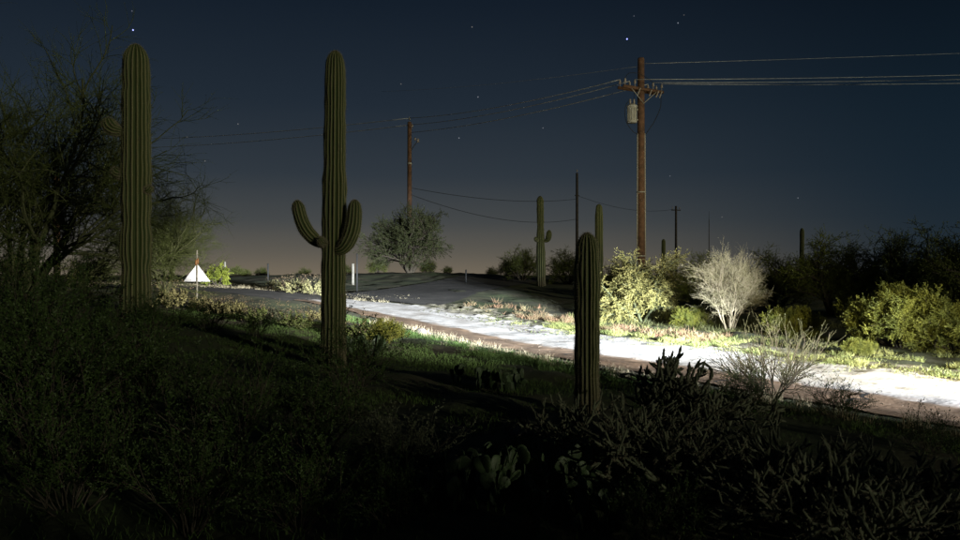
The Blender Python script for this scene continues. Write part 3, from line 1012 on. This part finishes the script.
QX, QY, QZT = px(409.5, 122, 54)
qp, qh = pole('reddish wooden utility pole rising out of the round tree', QX, QY, QZT, .19, .15)
insulator(qp, (0, 0, qh + .16), 1.3)
insulator(qp, (.2, -.05, qh - .35), 1.3)
g = Geo().tube([(.1, -.05, qh - 2.1), (.35, -.08, qh - 1.7), (.62, -.1, qh - 1.35)], .03, 6)
br = link('bracket_arm', g.mesh('bracket_arm'), qp, M['greywood'])
link('insulator', Geo().lathe((.62, -.1, qh - 1.4), [(.04, -.1), (.1, -.06), (.05, 0), (.11, .05), (.05, .1), (.1, .14), (.001, .2)], 8).mesh('insulator', True), br, M['porcelain'])
link('insulator', Geo().lathe((.42, -.1, qh - 1.25), [(.03, -.1), (.08, -.06), (.04, 0), (.09, .05), (.001, .14)], 8).mesh('insulator', True), br, M['porcelain'])
link('wrap_band', Geo().lathe((0, 0, qh - 3.05), [(.185, 0), (.19, .02), (.19, .1), (.185, .12)], 14).mesh('wrap_band'), qp, M['steel'])

TX, TY, TZT = px(577, 173, 80)
tp, th_ = pole('thin dark utility pole right of the slender saguaro', TX, TY, TZT, .17, .13, 'greywood')
insulator(tp, (0, 0, th_ + .16), 1.4)
link('crossarm', Geo().box((0, 0, th_ - 2.4), (.5, .1, .1), .5).mesh('crossarm'), tp, M['greywood'])
VX, VY, VZT = px(676, 206, 110)
vp, vh = pole('farthest dark utility pole with a tiny crossarm, right of the transformer pole', VX, VY, VZT, .2, .15, 'greywood')
link('crossarm', Geo().box((0, 0, vh - .6), (1.5, .12, .14), .3).mesh('crossarm'), vp, M['greywood'])
for u in (-.6, 0, .6):
    insulator(vp, (u * .95, u * .3, vh - .36), 1.4)
x, y, zt = px(57, 176, 38)
op, oh = pole('orange-lit pole half hidden inside the left tree', x, y, zt, .17, .14)
link('wrap_band', Geo().lathe((0, 0, oh - 1.2), [(.155, 0), (.16, .02), (.16, .1), (.155, .12)], 14).mesh('wrap_band'), op, M['steel'])
x, y, zt = px(709, 220, 100)
t = thing('antenna_mast', 'hair-thin mast rising above the dark trees right of the poles', 'mast', (x, y, Hs(x, y)))
link('shaft', Geo().tube([(0, 0, -.1), (0, 0, zt - Hs(x, y))], [.07, .04], 6).mesh('shaft'), t, M['greywood'])
link('whip', Geo().tube([(0, 0, zt - Hs(x, y) - .01), (0, 0, zt - Hs(x, y) + 1.2)], [.03, .012], 5).mesh('whip'), t, M['greywood'])


def wire(label, a, b, sag, r, n=30, m='wire'):
    a = np.array(a, float); b = np.array(b, float)
    u = np.linspace(0, 1, n)[:, None]
    p = a + (b - a) * u
    p[:, 2] -= (4 * sag * u * (1 - u))[:, 0]
    o = link('power_line', Geo().tube(p, r, 5).mesh('power_line'), None, M[m])
    return tag(o, label, 'cable', 'overhead lines')


MP = np.array([PX, PY, zb])
top = lambda u, off: MP + ax * u + wd_ * off + np.array([0, 0, z_arm + .36])
lab_r = ['highest of the three close lines running right from the crossarm', 'middle of the three close lines running right from the crossarm',
         'lowest of the three close lines running right from the crossarm']
for lb, u, off, yy in zip(lab_r, (-.5, .55, 1.05), (-.17, -.17, -.17), (71, 77, 86)):
    wire(lb, top(u, off), px(960 + 620, yy - 26, 31), .35, .013)
wire('single thin line running right from the very top of the transformer pole', (PX, PY, PZT - .25), px(1580, 24, 31), .15, .008)
lab_l = ['upper bright line sweeping left from the transformer pole', 'lower bright line sweeping left from the transformer pole', 'faint third line sweeping left below the bright pair']
Q = np.array([QX, QY, 0])
ends = [(QX, QY, QZT + .28), (QX + .2, QY - .05, QZT - .2), (QX + .15, QY, QZT - .75)]
for lb, u, e in zip(lab_l, (-1.05, -.5, .55), ends):
    wire(lb, top(u, .17), e, .3, .02)
lab_f = ['faint upper line continuing left from the reddish pole', 'faint lower line continuing left from the reddish pole']
for lb, e, yy in zip(lab_f, ends[:2], (139, 148)):
    wire(lb, e, px(90, yy, 92), .5, .026)
wire('barely visible line running left from the transformer pole tip', (PX, PY, PZT - .35), (QX - 2, QY, QZT + 2.2), .2, .007)
wire('upper dark sagging cable between the reddish pole and the thin pole', (QX + .15, QY, px(0, 188, 54)[2]), (TX, TY, px(0, 199, 80)[2]), .55, .02, m='rubber')
wire('lower dark sagging cable between the reddish pole and the thin pole', (QX + .15, QY, px(0, 195, 54)[2]), (TX, TY, px(0, 219, 80)[2]), 1.0, .02, m='rubber')
wire('faint dark cable from the thin pole to the farthest pole', (TX, TY, TZT - 2.4), (VX - .5, VY, VZT - .5), .8, .02, m='rubber')

# ------------------------------------------------------------------ sign and posts
x, y, _ = px(197, 300, 26)
z = Hs(x, y)
t = thing('triangle_sign', 'white triangular sign on a thin post at the left roadside', 'sign', (x, y, z), R(24))
zt = lambda yy: ZC + (275 - yy) / F * 26 - z
w2 = .44
za, zb2 = zt(281.5), zt(265)
g = Geo()
v = [(-w2, -.004, za), (w2, -.004, za), (.03, -.004, zb2), (-.03, -.004, zb2)]
v += [(a, b + .008, c) for a, b, c in v]
g.add(v, [(0, 1, 2, 3), (7, 6, 5, 4), (0, 4, 5, 1), (1, 5, 6, 2), (2, 6, 7, 3), (3, 7, 4, 0)])
link('panel', g.mesh('panel'), t, M['signwhite'])
link('post', Geo().box((0, -.03, (zt(250) - .2) / 2), (.05, .035, zt(250) + .2)).mesh('post'), t, M['whitepost'])
for dx, dz_, s_ in ((-.03, .0, .045), (.025, .05, .036)):
    fl = link('marker', Geo().lathe((dx, -.06, zt(262.5) + dz_), [(.001, -.11), (s_ * .6, -.1), (s_, -.03), (s_ * .9, .05), (s_ * .5, .1), (.001, .11)], 10).mesh('marker', True), t, M['orange'])
    fl['label'] = 'faded orange marker'
for a in (zt(277), zt(270)):
    link('bolt', Geo().lathe((0, -.055, a), [(.001, -.012), (.014, -.01), (.014, .01), (.001, .012)], 6).mesh('bolt'), t, M['steel'])


def post(name, label, pxx, ytop, Y, r, m, cat='post', grp='roadside posts'):
    x, y, zt = px(pxx, ytop, Y)
    z = Hs(x, y)
    t = thing(name, label, cat, (x, y, z), 0, grp)
    h = zt - z
    link('shaft', Geo().tube([(0, 0, -.15), (0, 0, h * .5), (0, 0, h - .03), (0, 0, h)], [r * 1.05, r, r, r * .7], 9).mesh('shaft', True), t, M[m])
    link('cap', Geo().lathe((0, 0, h - .035), [(r * 1.12, 0), (r * 1.14, .01), (r * 1.1, .045), (r * .5, .06), (.001, .062)], 9).mesh('cap', True), t, M[m])
    return t


post('marker_post', 'white marker post close to the right side of the tall saguaro', 353, 264, 42, .075, 'whitepost')
post('marker_post', 'thin dark stake beside the white marker post by the tall saguaro', 357, 254, 36, .035, 'rubber')
post('marker_post', 'white marker post in front of the bright green bush', 225, 262, 42, .05, 'whitepost')
post('marker_post', 'thin dark stake on the skyline left of the lit brush', 268, 264, 38, .04, 'rubber')
post('marker_post', 'thin dark stake on the skyline right of the round tree', 466, 270, 44, .045, 'rubber')

# ------------------------------------------------------------------ trees and shrubs, back to front
def at(pxx, Y):
    return (pxx - 480) / F * Y, Y


x, y = at(8, 17.5); plant('big', 'palo_verde_tree', 'huge airy palo verde tree filling the left edge', 'tree', x, y, 1.34, .4, 'palo verde trees')
x, y = at(166, 28); plant('big', 'palo_verde_tree', 'smaller airy tree behind the thick saguaro', 'tree', x, y, .86, 2.1, 'palo verde trees')
for lab, pxx, Y, sc, rz in (('black brush behind the huge left tree, at the frame edge', 12, 31, .62, 0), ('black brush behind the huge left tree, beside the thick saguaro', 92, 33, .6, 2),
                            ('tiny skyline bush left of the thin stake by the lit brush', 246, 62, .3, 1), ('tiny skyline bush between the lit brush and the tall saguaro', 305, 70, .42, 2),
                            ('tiny skyline bush just right of the bright green small tree', 236, 58, .34, 5), ('tiny skyline bush above the middle of the dark left road', 262, 66, .4, 6),
                            ('tiny skyline bush behind the white marker post by the tall saguaro', 345, 62, .4, 7), ('tiny skyline bush on the mound right of the round tree', 448, 56, .24, 8),
                            ('tiny skyline bush right of the stake past the round tree', 492, 60, .36, 3), ('tiny skyline bush beside the left thicket of the slender saguaro', 507, 52, .4, 4)):
    x, y = at(pxx, Y); plant('dense_b', 'low_bush', lab, 'bush', x, y, sc, rz, 'low dark bushes')
x, y = at(410, 52); plant('wide', 'mesquite_tree', 'dark round mesquite tree at the foot of the reddish pole', 'tree', x, y, 1.25, .3, 'dark mesquite trees')
for lab, pxx, Y, key, sc, rz in (
        ('dark tree directly behind the pale bare shrub, below the farthest pole', 708, 34, 'dense', .88, 0),
        ('dark tree right of the pale bare shrub', 775, 33, 'dense_b', 1.0, 1),
        ('broad dark tree below the little saguaro tip', 832, 31, 'dense', 1.12, 2),
        ('tall dark tree above the yellow-green round bush', 905, 29, 'dense_b', 1.26, 3.1),
        ('tallest dark tree at the right edge', 968, 27, 'dense', 1.2, 4.5),
        ('dark tree in the gap left of the transformer pole foot', 625, 44, 'dense_b', .72, .6)):
    x, y = at(pxx, Y); plant(key, 'mesquite_tree', lab, 'tree', x, y, sc, rz, 'dark mesquite trees')
for lab, pxx, Y, sc, rz in (('low dark thicket behind the slender saguaro, left half', 522, 47, .78, .2), ('low dark thicket behind the slender saguaro, right half', 568, 47, .8, 1.7),
                            ('low black bush left of the round tree trunk', 378, 56, .44, 1), ('low black bush right of the round tree trunk', 428, 56, .42, 2)):
    x, y = at(pxx, Y); plant('dense_b', 'low_bush', lab, 'bush', x, y, sc, rz, 'low dark bushes')
for lab, x, y, sc in (('added shading tree behind the viewer, nearest the road', 9.2, -1.2, .86), ('added shading tree behind the viewer on the right', 6.4, -2.6, .92), ('added shading tree right behind the viewer', 3.4, -4.0, 1.05),
                      ('added shading tree behind the viewer on the left', .4, -5.4, 1.2), ('added shading tree farthest left behind the viewer', -2.8, -7, 1.3)):
    plant('dense_b', 'mesquite_tree', lab, 'tree', x, y, sc, x, 'dark mesquite trees')  # unseen trees added behind the camera to cast shade over the foreground
x, y = at(644, 27); plant('verde', 'palo_verde_tree', 'yellow lit palo verde with drooping sprays before the transformer pole', 'tree', x, y, 1.2, .9)
x, y = at(729, 23.5); plant('pale', 'bare_shrub', 'pale leafless vase-shaped shrub in the lamp light', 'shrub', x, y, .98, 0)
x, y = at(898, 18.6); plant('round', 'leafy_bush', 'large yellow-green rounded bush at the right roadside', 'bush', x, y, 1.24, 0, 'leafy roadside bushes')
x, y = at(955, 17.5); plant('round', 'leafy_bush', 'yellow-green bush cut off by the right edge', 'bush', x, y, .9, 2, 'leafy roadside bushes')
x, y = at(795, 21.5); plant('round', 'leafy_bush', 'dim green bush right of the pale bare shrub', 'bush', x, y, .72, 4, 'leafy roadside bushes')
x, y = at(858, 17.2); plant('round', 'leafy_bush', 'small bright yellow bush at the sand edge', 'bush', x, y, .34, 1, 'leafy roadside bushes')
x, y = at(690, 25); plant('round', 'leafy_bush', 'small dim bush between the two lit shrubs', 'bush', x, y, .6, 5, 'leafy roadside bushes')
x, y = at(386, 18); plant('round', 'leafy_bush', 'green lit bush right of the tall saguaro at the lane edge', 'bush', x, y, .46, 2.6, 'leafy roadside bushes')
x, y = at(217, 36); plant('fresh', 'green_tree', 'vivid green small tree right of the triangular sign', 'tree', x, y, .98, 0)

for i, (lab, pxx, Y, key, sc) in enumerate((
        ('pale lit shrub left end of the brush left of the tall saguaro', 284, 33, 'brittle_p', 1.0), ('pale lit shrub in the middle of the brush left of the tall saguaro', 297, 32, 'brittle_p', 1.3),
        ('pale lit shrub touching the tall saguaro on its left', 312, 31.5, 'brittle_p', 1.4), ('small lit tuft shrub by the thin skyline stake', 272, 36, 'brittle_p', .8),
        ('tan lit shrub below the post of the triangular sign', 200, 22, 'brittle_p', .85), ('tan lit shrub left of the triangular sign', 172, 21, 'brittle_p', 1.35),
        ('pale shrub in front of the dark left road', 235, 21, 'brittle_p', .85), ('dark flowering shrub in the left thicket middle', 258, 19, 'brittle_b', .85),
        ('flowering shrub just left of the tall saguaro foot', 296, 18.5, 'brittle_b', .95), ('yellowish shrub against the left side of the tall saguaro', 316, 21, 'brittle_p', .85),
        ('pale flowering shrub right of the post of the triangular sign', 219, 20.4, 'brittle_p', .8), ('flowering shrub in the left thicket nearest the dark road', 276, 20, 'brittle', .85),
        ('dark flowering shrub right of the tall saguaro', 360, 17.5, 'brittle_b', 1.05))):
    x, y = at(pxx, Y); plant_b(key, 'brittlebush', lab, x, y, sc, i * 1.3, 'brittlebush shrubs')
for i, (lab, pxx, Y, key, sc) in enumerate((
        ('dark bush left of the thick saguaro foot', 60, 15, 'creosote', 1.7),
        ('dark bush at the foot of the thick saguaro', 150, 13.2, 'creosote_b', 1.2), ('dark bush under the huge left tree', 5, 12.5, 'creosote', 1.9),
        ('dim bush between the thick and tall saguaros', 210, 16.5, 'creosote', .85), ('dim bush nearer the tall saguaro on the left', 255, 16, 'creosote_b', .7),
                ('rounded brown-green bush in front of the tall saguaro', 352, 10.3, 'creosote', 1.12),
        ('dark low bush right of the bare twig bush', 838, 9.4, 'creosote', .6), ('dark low bush between the bare twig bush and the cholla', 745, 10.4, 'creosote', .6),
        ('black bush low in the left foreground corner', 35, 6.5, 'creosote', 1.35), ('dark leafy bush in the left foreground', 130, 7.4, 'creosote_b', 1.25),
        ('dark leafy bush bottom left centre', 225, 6.4, 'creosote', 1.15), ('dark wispy bush bottom centre left', 320, 6.6, 'creosote_b', .95),
        ('dark wispy bush left of the near prickly pear', 400, 6.0, 'creosote_c', .75), ('dark bush at the left edge of middle ground', 30, 9.5, 'creosote_b', 1.5),
        ('dark bush in the near left middle ground', 120, 10, 'creosote', 1.2), ('low black bush at the bottom left corner', 70, 5.0, 'creosote', .85), ('low black bush left of centre at the bottom edge', 190, 4.7, 'creosote_b', .8),
        ('low dark bush third from the left at the bottom edge', 300, 4.8, 'creosote', .7), ('low dark bush left of the prickly pears at the bottom edge', 395, 4.9, 'creosote_b', .55),
        ('low dark bush at the bottom edge below the spiny cholla', 660, 4.5, 'creosote', .5), ('dark bush before the right foreground cholla', 930, 7.6, 'creosote', .5))):
    x, y = at(pxx, Y); plant(key, 'desert_shrub', lab, 'shrub', x, y, sc, i * 2.1, 'desert shrubs')
x, y = at(771, 11.2); plant('bare', 'twig_bush', 'spreading bare twig bush in front of the lane', 'shrub', x, y, 1.2, 0)


# ------------------------------------------------------------------ chollas
def joint_mesh(nodes_list):
    """nodes_list: list of (p0, p1, r) joints -> rounded knobbly stems"""
    g = Geo(); sp = []
    for p0, p1, r in nodes_list:
        p0 = np.array(p0); p1 = np.array(p1)
        k = 7
        u = np.linspace(0, 1, k)
        pts = p0 + (p1 - p0) * u[:, None]
        rr = r * np.sqrt(np.clip(1 - np.abs(2 * u - 1) ** 6, .12, 1)) * (1 + .2 * np.cos(np.arange(k) * pi))
        g.tube(pts, rr, 6, True)
        d = nrm(p1 - p0)
        n = 26
        uu = rng.random((n, 1))
        perp = nrm(np.cross(np.broadcast_to(d, (n, 3)), rng.normal(size=(n, 3))))
        base = p0 + (p1 - p0) * uu + perp * r * .9
        sp.append((base, nrm(perp + .5 * rng.normal(size=(n, 3)))))
    return g, sp


def cholla(label, x, y, h, stems, spread, seed, scale=1.0, jr=.022):
    global rng
    keep = rng; rng = np.random.default_rng(seed)
    t = thing('cholla_cactus', label, 'cactus', (x, y, Hs(x, y) - .02), 0, 'cholla cacti', scale)
    p, d = fan(stems, spread, 0, .08)
    for i in range(stems):
        js = []
        front = [(p[i], d[i], 0)]
        while front:
            q, dd, lev = front.pop()
            ln = rng.uniform(.07, .15) * (1 if lev else 1.2)
            e = q + dd * ln
            js.append((q, e, jr * (1.15 - .05 * lev) * rng.uniform(.85, 1.1)))
            if e[2] > h * rng.uniform(.75, 1.1) or lev > 8 or len(js) > 70:
                continue
            nb = 1 + (rng.random() < (.45 if jr < .018 else .38)) + (rng.random() < (.16 if jr < .018 else .05))
            for _ in range(nb):
                nd = nrm(dd + .40 * rng.normal(size=3) + np.array([0, 0, .16]))
                front.append((e - dd * .01, nd, lev + 1))
        g, sp = joint_mesh(js)
        b = link('branch', g.mesh('branch', True), t, M['cholla'])
        P = np.concatenate([a for a, _ in sp]); D = np.concatenate([c for _, c in sp])
        side = nrm(np.cross(D, rng.normal(size=D.shape))) * .0011
        ln = .02 * rng.uniform(.6, 1.3, (len(P), 1))
        gs = Geo().add(np.stack([P - side, P + side, P + D * ln], 1), None, np.arange(len(P) * 3).reshape(-1, 3))
        s_ = link('spines', gs.mesh('spines'), b, M['spine']); s_['kind'] = 'stuff'
    rng = keep
    return t


for lab, pxx, Y, h, st, sp_, sd_, jr_ in (
        ('big cholla with upright fingers silhouetted against the lit lane', 662, 7.9, 1.0, 8, 34, 5, .019),
        ('cholla right of the big cholla, just below the lane', 715, 7.4, .55, 10, 50, 6, .015),
        ('sprawling cholla below the short saguaro', 600, 6.8, .5, 11, 60, 7, .012),
        ('spiny cholla mass at the bottom centre right', 680, 5.6, .55, 13, 62, 8, .012),
        ('low cholla under the bare twig bush', 765, 5.8, .45, 12, 60, 13, .012),
        ('cholla in the right foreground below the dark low bush', 815, 4.9, .5, 12, 58, 9, .012),
        ('cholla in the right foreground corner', 925, 5.0, .46, 12, 58, 10, .012),
        ('low cholla at the very bottom right', 860, 4.4, .4, 11, 62, 12, .011)):
    x, y = at(pxx, Y); cholla(lab, x, y, h, st, sp_, sd_, 1.0, jr_)


# ------------------------------------------------------------------ prickly pears: every pad a part
def pad_mesh():
    m_, k_ = 16, 9
    g = Geo()
    prof = []
    for i in range(k_):
        a = pi * i / (k_ - 1)
        zz = .5 - .5 * math.cos(a)
        rr = math.sin(a) ** .85 * .5 * (.78 + .36 * zz)
        prof.append((max(rr, .012), zz))
    g.lathe((0, 0, 0), prof, m_)
    me = g.mesh('pad', True)
    co = np.empty(len(me.vertices) * 3, np.float32); me.vertices.foreach_get('co', co)
    co = co.reshape(-1, 3)
    co[:, 0] *= .78; co[:, 1] *= .15
    me.vertices.foreach_set('co', co.ravel()); me.update()
    me.materials.append(M['pear'])
    return me


PAD = pad_mesh()
import mathutils


def prickly_pear(label, x, y, n_base, spread, levels, size, seed):
    r_ = random.Random(seed)
    t = thing('prickly_pear', label, 'cactus', (x, y, Hs(x, y) - .02), 0, 'prickly pears')

    def add(pos, up, face, sz, lev):
        up = up.normalized()
        side = face.cross(up).normalized()
        nf = up.cross(side)
        mtx = mathutils.Matrix((side, -nf, up)).transposed().to_4x4()
        o = link('pad', PAD, t)
        o.matrix_local = mathutils.Matrix.Translation(pos) @ mtx @ mathutils.Matrix.Diagonal((sz, sz, sz, 1))
        if lev <= 0:
            return
        for k in range(r_.choice((1, 2, 2, 3))):
            a = r_.uniform(-.95, .95)
            edge = pos + up * sz * (.58 + .36 * math.cos(a)) + side * sz * .36 * math.sin(a)
            nu = (up * math.cos(a * .8) + side * math.sin(a * .8) + mathutils.Vector((r_.uniform(-.2, .2), r_.uniform(-.2, .2), .25)))
            nfc = nf + mathutils.Vector((r_.uniform(-.9, .9), r_.uniform(-.9, .9), 0))
            add(edge, nu, -nfc, sz * r_.uniform(.8, 1.0), lev - 1)
    for i in range(n_base):
        a = r_.uniform(0, 2 * pi); rad = spread * math.sqrt(r_.random())
        pos = mathutils.Vector((rad * math.cos(a), rad * math.sin(a) * .6, 0))
        pos.z = Hs(x + pos.x, y + pos.y) - Hs(x, y) - .01
        up = mathutils.Vector((r_.uniform(-.35, .35), r_.uniform(-.3, .3), 1))
        f = mathutils.Vector((r_.uniform(-1, 1), r_.uniform(-1, 1), 0)).normalized()
        add(pos, up, f, size * r_.uniform(.85, 1.15), levels)
    return t


for lab, pxx, Y, nb, sp_, lv_, sz, sd_ in (
        ('large prickly pear clump at the bottom centre', 512, 5.7, 20, .55, 2, .15, 1),
        ('prickly pear clump low at the bottom edge below the sprawling cholla', 560, 5.0, 13, .4, 1, .15, 2),
        ('prickly pear patch in the middle of the dark grass', 485, 11.6, 20, .62, 1, .18, 3),
        ('small prickly pear at the right foot of the tall saguaro', 362, 14.6, 6, .3, 1, .25, 4),
        ('small prickly pear left of the near clump', 446, 5.4, 9, .3, 1, .15, 6)):
    x, y = at(pxx, Y); prickly_pear(lab, x, y, nb, sp_, lv_, sz, sd_)


# ------------------------------------------------------------------ rocks
def rock(label, pxx, Y, sx, sy, sz, seed):
    r_ = np.random.default_rng(seed)
    import bmesh
    bm = bmesh.new(); bmesh.ops.create_icosphere(bm, subdivisions=3, radius=1)
    off = r_.normal(size=(9, 3))
    for v in bm.verts:
        c = np.array(v.co)
        f = 1 + sum(.09 * np.tanh(3 * (c @ nrm(o_) - .35)) for o_ in off) * -1
        v.co = (c[0] * sx * f, c[1] * sy * f, c[2] * sz * f)
    me = bpy.data.meshes.new('rock'); bm.to_mesh(me); bm.free()
    x, y = at(pxx, Y)
    o = link('rock', me, None, M['rock']); o.location = (x, y, Hs(x, y) + sz * .3)
    o.rotation_euler = (0, 0, seed)
    return tag(o, label, 'rock', 'rocks on the dark grass')


rock('pale rock lying above the near prickly pear clump', 519, 8.1, .14, .1, .07, 1)
rock('flat rock right of the pale rock on the dark grass', 534, 8.3, .13, .09, .04, 2)
rock('small rock at the lane edge left of the dry grass fringe', 420, 21.5, .16, .12, .09, 3)


# ------------------------------------------------------------------ grasses and loose ground cover
def blades(name, label, cat, x, y, h, wd, m, lean=.35, dz=0.0):
    n = len(x)
    z = H(x, y) + dz
    P = np.stack([x, y, z - .01], 1)
    up = nrm(np.stack([rng.normal(size=n) * lean, rng.normal(size=n) * lean, np.ones(n)], 1))
    side = nrm(np.cross(up, rng.normal(size=(n, 3))))
    h = h[:, None]
    bend_ = nrm(rng.normal(size=(n, 3)) * np.array([1, 1, 0])) * h * .22
    mid = P + up * h * .55
    tip = P + up * h + bend_
    w_ = wd * rng.uniform(.7, 1.3, (n, 1))
    v = np.stack([P - side * w_, P + side * w_, mid - side * w_ * .7, mid + side * w_ * .7, tip], 1)
    b = np.arange(n)[:, None] * 5
    q = b + np.array([[0, 1, 3, 2]]); t_ = b + np.array([[2, 3, 4]])
    o = link(name, mesh_arrays(name, v, q, t_), None, M[m])
    return tag(o, label, cat, None, 'stuff')


# short green grass over the dark foreground
n = 150000
gxx = rng.uniform(-9, 7.5, n); gyy = 4 + 17 * rng.random(n) ** .8
T = road_t(gxx, gyy)
keep_ = (T < -2.0) & (vnoise(gxx, gyy, .8, 51) + .5 * vnoise(gxx, gyy, .3, 52) > -.45) & (np.abs(gxx) < gyy * .75)
gxx, gyy = gxx[keep_], gyy[keep_]
blades('grass', 'short green grass over the dark foreground', 'grass', gxx, gyy, rng.uniform(.03, .11, len(gxx)), .0035, 'greengrass')


def tuft_band(n_t, s_rng, t_fn, per, spread):
    s_ = rng.uniform(*s_rng, n_t); t_ = t_fn(s_, n_t)
    x, y = road_point(s_, t_)
    x = np.repeat(x, per) + rng.normal(size=n_t * per) * spread
    y = np.repeat(y, per) + rng.normal(size=n_t * per) * spread
    return x, y, np.repeat(rng.uniform(.5, 1.2, n_t), per)


# dry grass fringe along the near lane edge
x, y, hh = tuft_band(150, (S0 - 3, S0 + 17), lambda s_, k: -1.95 - np.abs(rng.normal(size=k)) * .45, 30, .06)
blades('dry_grass', 'pale dry grass fringe along the near edge of the lane', 'grass', x, y, hh * rng.uniform(.06, .24, len(x)), .0045, 'drygrass', .25)
x, y, hh = tuft_band(260, (S0 - 3, S0 + 19), lambda s_, k: -2.6 - np.abs(rng.normal(size=k)) * .4, 40, .09)
blades('low_weeds', 'dark low weeds in front of the dry grass fringe', 'weeds', x, y, hh * rng.uniform(.05, .15, len(x)), .005, 'greengrass', .5)
# yellow grass on the far side
x, y, hh = tuft_band(2200, (S0 - 4, S0 + 17), lambda s_, k: 3.0 + np.abs(rng.normal(size=k)) * 1.4, 40, .09)
kp = vnoise(x, y, .7, 61) + .6 * vnoise(x, y, .25, 62) > .1
x, y, hh = x[kp], y[kp], hh[kp]
blades('yellow_grass', 'yellow lit grass bordering the far side of the sand', 'grass', x, y, hh * rng.uniform(.03, .17, len(x)), .0045, 'yellowgrass', .5, .02)
x, y, hh = tuft_band(160, (S0 - 2, S0 + 18), lambda s_, k: 3.2 - np.abs(rng.normal(size=k)) * .45, 26, .10)
blades('edge_weeds', 'scattered low weeds invading the far edge of the sand', 'weeds', x, y, hh * rng.uniform(.02, .09, len(x)), .006, 'yellowgrass', .6, .03)
# reddish weeds on the far side towards the bend
x, y, hh = tuft_band(420, (S0 + 9, S0 + 20), lambda s_, k: 3.9 + np.abs(rng.normal(size=k)) * .7, 30, .10)
kp = vnoise(x, y, .9, 63) + .6 * vnoise(x, y, .3, 64) > .25
x, y, hh = x[kp], y[kp], hh[kp]
blades('red_weeds', 'reddish dry weeds on the far bank of the road', 'weeds', x, y, hh * rng.uniform(.05, .28, len(x)), .007, 'redweed', .6, .02)
x, y, hh = tuft_band(500, (S0 + 10, S0 + 17), lambda s_, k: 6.2 + rng.random(k) * 5, 30, .2)
blades('bank_grass', 'dim green grass on the bank under the slender saguaro', 'grass', x, y, hh * rng.uniform(.06, .28, len(x)), .008, 'bankgrass', .5)
# lit weeds along the left bend
x, y, hh = tuft_band(240, (S0 + 22, S0 + 40), lambda s_, k: 1.2 + np.abs(rng.normal(size=k)) * 1.5, 30, .16)
blades('bend_weeds', 'pale weeds along the outer side of the left bend', 'weeds', x, y, hh * rng.uniform(.04, .15, len(x)), .008, 'drygrass', .6)


def pebbles(name, label, x, y, size, m):
    n = len(x)
    o8 = np.array([(1, 0, 0), (-1, 0, 0), (0, 1, 0), (0, -1, 0), (0, 0, 1), (0, 0, -1)], float)
    f8 = np.array([(0, 2, 4), (2, 1, 4), (1, 3, 4), (3, 0, 4), (2, 0, 5), (1, 2, 5), (3, 1, 5), (0, 3, 5)])
    s_ = size[:, None, None] * rng.uniform(.6, 1.3, (n, 6, 1))
    a = rng.uniform(0, 6.28, n); c, si = np.cos(a)[:, None], np.sin(a)[:, None]
    v = np.stack([o8[None, :, 0] * c - o8[None, :, 1] * si, o8[None, :, 0] * si + o8[None, :, 1] * c, np.broadcast_to(o8[None, :, 2] * .7, (n, 6))], -1) * s_
    v += np.stack([x, y, H(x, y) + .02], 1)[:, None]
    o = link(name, mesh_arrays(name, v, None, (np.arange(n)[:, None, None] * 6 + f8[None]).reshape(-1, 3)), None, M[m])
    return tag(o, label, 'gravel', None, 'stuff')


n = 1500
s_ = rng.uniform(S0 - 3, S0 + 24, n); t_ = rng.uniform(-1.7, 3.6, n)
x, y = road_point(s_, t_)
pebbles('gravel', 'loose gravel scattered over the lane and sand', x, y, .006 + .014 * rng.random(n) ** 3, 'asphalt')
n = 500
s_ = rng.uniform(S0 + 13, S0 + 20, n); t_ = rng.uniform(1.4, 3.8, n)
x, y = road_point(s_, t_)
pebbles('clods', 'lumpy sand clods where the sand strip fades out', x, y, .015 + .04 * rng.random(n) ** 2, 'ground')
